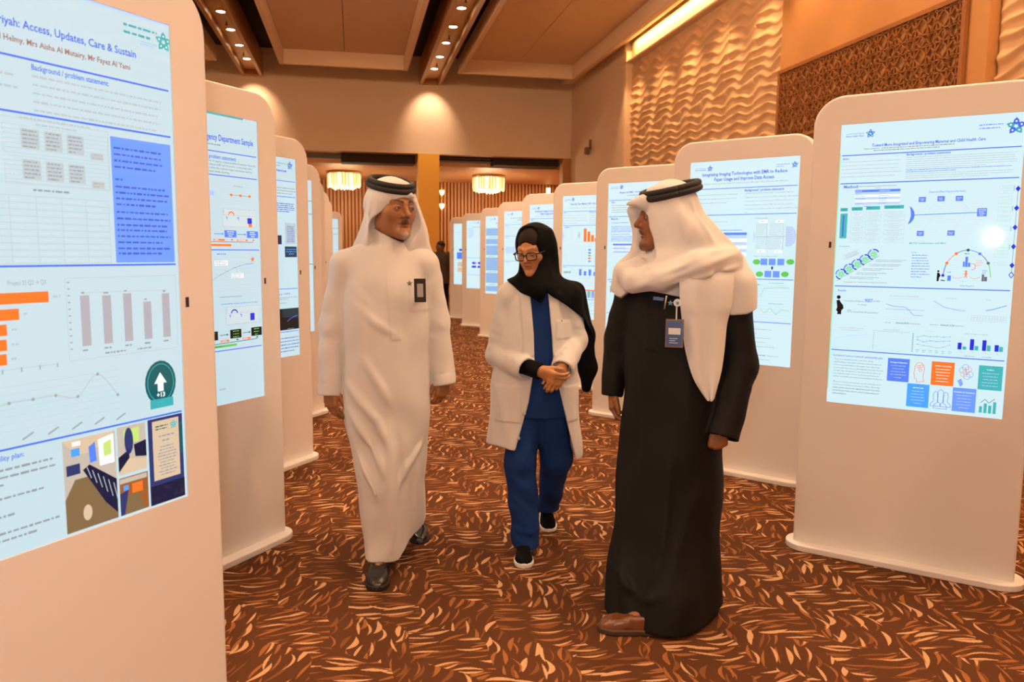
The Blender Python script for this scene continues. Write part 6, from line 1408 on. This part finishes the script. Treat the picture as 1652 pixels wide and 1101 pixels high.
def scarf3(P):
    x, y, z = P[:,0], P[:,1], P[:,2]
    Q = ((P-A3(*O3))@R3_)/s3
    cap = ell(Q, (0,.018,.040), (.086,.106,.107))*s3
    tent = loft(P, GT3, 2.1, 0, lambda th, zz, PP: wav(PP, 20, .006, 3)+.006*np.sin(6*th+10*zz))
    d = smin(cap, tent, .03)
    d = smin(d, rc(P, (-.140,-.045,1.625), (-.190,-.045,1.618), .030, .012), .02); d = smin(d, rc(P, (-.140,.06,1.625), (-.188,.06,1.600), .034, .018), .02)
    # face opening, looking along the man's gaze
    edge = np.interp(z, [1.36,1.43,1.49,1.53,1.57,1.60,1.62], [-.080,-.084,-.096,-.112,-.130,-.150,-.165])
    op = smax(smax(smax(x-edge, y-.070, .02), 1.395+.5*(x+.10)-z, .02), z-1.612, .015); d = smax(d, -op, .006)
    d = smin(d, rc(P, (-.180,.088,1.598), (-.152,.092,1.50), .026, .026), .02); d = smin(d, rc(P, (-.152,.092,1.50), (-.165,.070,1.40), .026, .034), .02)
    # shawl lying on chest and shoulder: the thobe grown outwards, cut along its lower edge
    low = np.interp(x, [-.30,-.235,-.215,-.131,-.06,.02,.12,.20,.26,.34], [1.30,1.262,1.255,1.325,1.285,1.270,1.262,1.200,1.205,1.240])
    sh = thobe2(P, .020); sh = smax(sh-wav(P, 24, .005, 2), low-z, .006); sh = smax(sh, z-1.47, .02); d = smax(d, low-.0-z, .006); d = smin(d, sh, .02)
    # the thrown roll from the left breast up to the far shoulder
    d = smin(d, rc(P, (-.195,-.03,1.345), (-.155,-.10,1.330), .036, .036), .03); d = smin(d, rc(P, (-.205,-.02,1.365), (-.15,-.05,1.400), .026, .020), .03)
    d = smin(d, rc(P, (-.165,-.09,1.310), (-.06,-.140,1.335), .034, .042), .025); d = smin(d, rc(P, (-.06,-.140,1.335), (.07,-.140,1.385), .042, .050), .025); d = smin(d, rc(P, (.07,-.140,1.385), (.195,-.045,1.415), .050, .044), .025)
    for pts, w_, a_ in (([(-.20,-.08,1.285),(-.11,-.16,1.32),(.02,-.19,1.385),(.16,-.11,1.455)], .011, .011), ([(-.15,-.14,1.305),(-.03,-.185,1.335),(.09,-.185,1.385),(.21,-.09,1.43)], .011, .010), ([(-.06,-.17,1.315),(.05,-.19,1.33),(.16,-.15,1.36),(.24,-.06,1.39)], .012, .009), ([(-.225,-.02,1.39),(-.20,-.06,1.33),(-.205,-.06,1.27)], .012, .008), ([(-.13,-.11,1.365),(-.05,-.15,1.385),(.04,-.15,1.425)], .010, .008), ([(.005,-.09,1.64),(.02,-.11,1.54),(.045,-.13,1.45)], .015, .009), ([(.035,-.05,1.655),(.085,-.08,1.55),(.14,-.09,1.46)], .015, .010), ([(-.055,-.10,1.62),(-.050,-.12,1.52),(-.045,-.13,1.43)], .013, .006), ([(.06,.0,1.63),(.14,.0,1.52),(.21,.0,1.45)], .015, .008)): d = d-crease(P, pts, w_, a_*1.15)
    # room for the neck and jaw
    d = smax(d, -rc(P, (-.040,.03,1.53), (-.035,.035,1.42), .062, .062), .004)
    return d
sculpt('headscarf', scarf3, (-.32,-.26,1.16), (.37,.26,1.76), .0046, ghutm, M2)
agal(M2, *H3[:3], .0860, .1060, .092, .25, .0124, .012, -.10)
def sheet(name, ctrl, parent, m_, thick=.004, sub=8, amp=.004):
    C_ = np.array(ctrl, float); nr, nc = C_.shape[:2]
    def interp(A, n):
        t = np.linspace(0, A.shape[0]-1, n); i = np.clip(t.astype(int), 0, A.shape[0]-2); f = (t-i)[:,None,None]
        p0 = A[np.maximum(i-1,0)]; p1 = A[i]; p2 = A[i+1]; p3 = A[np.minimum(i+2, A.shape[0]-1)]
        return .5*(2*p1+(p2-p0)*f+(2*p0-5*p1+4*p2-p3)*f*f+(3*p1-p0-3*p2+p3)*f**3)
    G = interp(C_, nr*sub); G = interp(G.transpose(1,0,2), nc*sub).transpose(1,0,2)
    u = np.linspace(0, 1, G.shape[1])[None,:]; v = np.linspace(0, 1, G.shape[0])[:,None]
    G[...,1] += amp*np.sin(u*13+v*2.0)*(.3+.7*v)+amp*.5*np.sin(u*5-v*6)
    n0, n1 = G.shape[:2]; idx = np.arange(n0*n1).reshape(n0, n1)
    f = np.stack([idx[:-1,:-1], idx[1:,:-1], idx[1:,1:], idx[:-1,1:]], -1).reshape(-1, 4)
    o = from_py(name, G.reshape(-1, 3).tolist(), f.tolist(), m_, parent, True); md = o.modifiers.new('thick', 'SOLIDIFY'); md.thickness = thick; md.offset = 0
    return o
sheet('scarf_tail', [[(.010,-.135,1.400),(.070,-.130,1.405),(.140,-.085,1.410),(.200,-.040,1.415)], [(.008,-.178,1.330),(.072,-.182,1.332),(.140,-.150,1.336),(.205,-.105,1.340)], [(.012,-.182,1.255),(.074,-.188,1.250),(.140,-.168,1.245),(.200,-.132,1.240)], [(.022,-.180,1.18),(.080,-.186,1.19),(.140,-.165,1.18),(.185,-.140,1.17)], [(.036,-.180,1.08),(.090,-.186,1.07),(.140,-.170,1.06),(.178,-.150,1.06)], [(.070,-.186,.97),(.105,-.188,.96),(.140,-.178,.96),(.166,-.166,.97)], [(.122,-.186,.890),(.130,-.187,.886),(.138,-.184,.886),(.146,-.180,.892)]], M2, ghutm, .005, 8, .007)
bluem = mat('badge_blue', (.02,.06,.22), .35); tanm = mat('badge_sleeve', (.20,.10,.04), .35)
o = badge(M2, (-.004,-.196,1.136), (-.10,-1,.05), .066, .106, bluem, tanm)
MB().box(-.022,.022,-.0050,-.0042,-.004,.020).build('photo_strip', mat('badge_white', (.6,.6,.6), .4), o)
for i, (a, b_) in enumerate(((-.018,.012),(-.018,.004),(-.018,.014))): MB().box(a, b_, -.0050, -.0042, -.020-.008*i, -.018-.008*i).build('print_line', MATS['badge_white'], o)
o = MB().cyl((0,0), .014, 0, .008, 24).build('badge_reel', mat('reel_white', (.65,.66,.68), .4), M2); o.location = (.003,-.200,1.250); o.rotation_euler = (math.pi/2, 0, 0)
starpin(M2, (.003,-.212,1.250), (0,-1,0), .009, mat('emblem_blue', (.10,.30,.42), .4), 'reel_emblem')
MB().box(-.0025,.0025,-.002,.002,-.05,0).build('badge_strap', MATS['reel_white'], M2).location = (.001,-.198,1.238)
starpin(M2, (-.022,-.196,1.248), (0,-1,0), .012, MATS['emblem_blue'])
o = bevel(MB().box(-.020,.020,-.003,.003,-.007,.007).build('name_pin', bluem, M2), .002); o.location = (-.066,-.190,1.262); o.rotation_euler = (0,.1,0)
o = MB().tube([(0,0,0),(.006,0,.05)], [.003,.003], 8).build('pen', mat('pen_steel', (.6,.55,.5), .3, metal=.8), M2, True); o.location = (-.043,-.192,1.225)
shoe(M2, (-.005,-.262,0), -86, 0, .262, .094, brownm, mat('tan_sole', (.06,.03,.015), .6))
shoe(M2, (.10,.15,0), -80, 0, .262, .094, brownm, MATS['tan_sole'])

# ================= distant figure beside the last kiosk
FP = person('person', 'distant figure in dark clothes standing near the column, far down the aisle', (1.90, 17.3), 0)
H4 = ((-.02,.0,1.53), rotm(-60,5,0), 1.0, dict(jaw=1.0))
hE = Hand((-.20,-.02,.80), (0,-.1,-1), (.5,-.8,0), (.9,.3,0)); hF = Hand((.20,-.02,.80), (0,-.1,-1), (-.5,-.8,0), (-.9,.3,0))
limbs4 = [((0,0,.9),(0,0,1.25),.11,.12), ((-.15,0,1.36),(.15,0,1.36),.05,.05), ((-.18,0,1.34),(-.21,.02,1.08),.045,.038), ((-.21,.02,1.08),(-.20,-.02,.82),.036,.026), ((.18,0,1.34),(.21,.02,1.08),.045,.038), ((.21,.02,1.08),(.20,-.02,.82),.036,.026), ((-.08,0,.88),(-.09,0,.48),.075,.05), ((-.09,0,.48),(-.09,0,.08),.05,.036), ((.08,0,.88),(.09,0,.48),.075,.05), ((.09,0,.48),(.09,0,.08),.05,.036), ((-.09,0,.06),(-.11,-.12,.04),.035,.03), ((.09,0,.06),(.08,-.12,.04),.035,.03)]
sculpt('body', body_field(limbs4, (hE, hF), H4), (-.30,-.25,0), (.30,.2,1.70), .0075, skinm, FP, colors=lambda V: head_tint(V, *H4, (.16,.07,.03)), lev=2)
sculpt('hair', lambda P: smax(ell(((P-A3(*H4[0]))@H4[1]), (0,.025,.045), (.084,.105,.090)), -ell(((P-A3(*H4[0]))@H4[1]), (0,-.13,-.03), (.085,.10,.10)), .006), (-.2,-.2,1.4), (.2,.2,1.72), .007, MATS['dark_hair'], FP, lev=2)
tb4 = table([(.72,0,0,.185,.14), (1.0,0,0,.18,.135), (1.25,0,0,.19,.125), (1.36,0,0,.17,.10), (1.44,0,.01,.07,.07)])
def shirt4(P):
    d = loft(P, tb4, 2.3)
    for sx in (-1, 1): d = smin(d, smax(smin(rc(P, (sx*.16,0,1.36), (sx*.215,.02,1.08), .07, .056), rc(P, (sx*.215,.02,1.08), (sx*.20,-.02,.80), .056, .045), .02), .82-P[:,2], .004), .02)
    return d-wav(P, 20, .005, 1)
sculpt('shirt', shirt4, (-.33,-.22,.68), (.33,.22,1.48), .011, mat('dark_brown_shirt', (.035,.018,.010), .8), FP, lev=2)
def trou4(P): return smax(smin(smin(rc(P, (-.07,0,.82), (-.09,0,.08), .105, .066), rc(P, (.07,0,.82), (.09,0,.08), .105, .066), .02), rc(P, (-.05,0,.78), (.05,0,.78), .115, .115), .03), .05-P[:,2], .004)
sculpt('trousers', trou4, (-.26,-.2,0), (.26,.2,.95), .011, blackm, FP, lev=2)
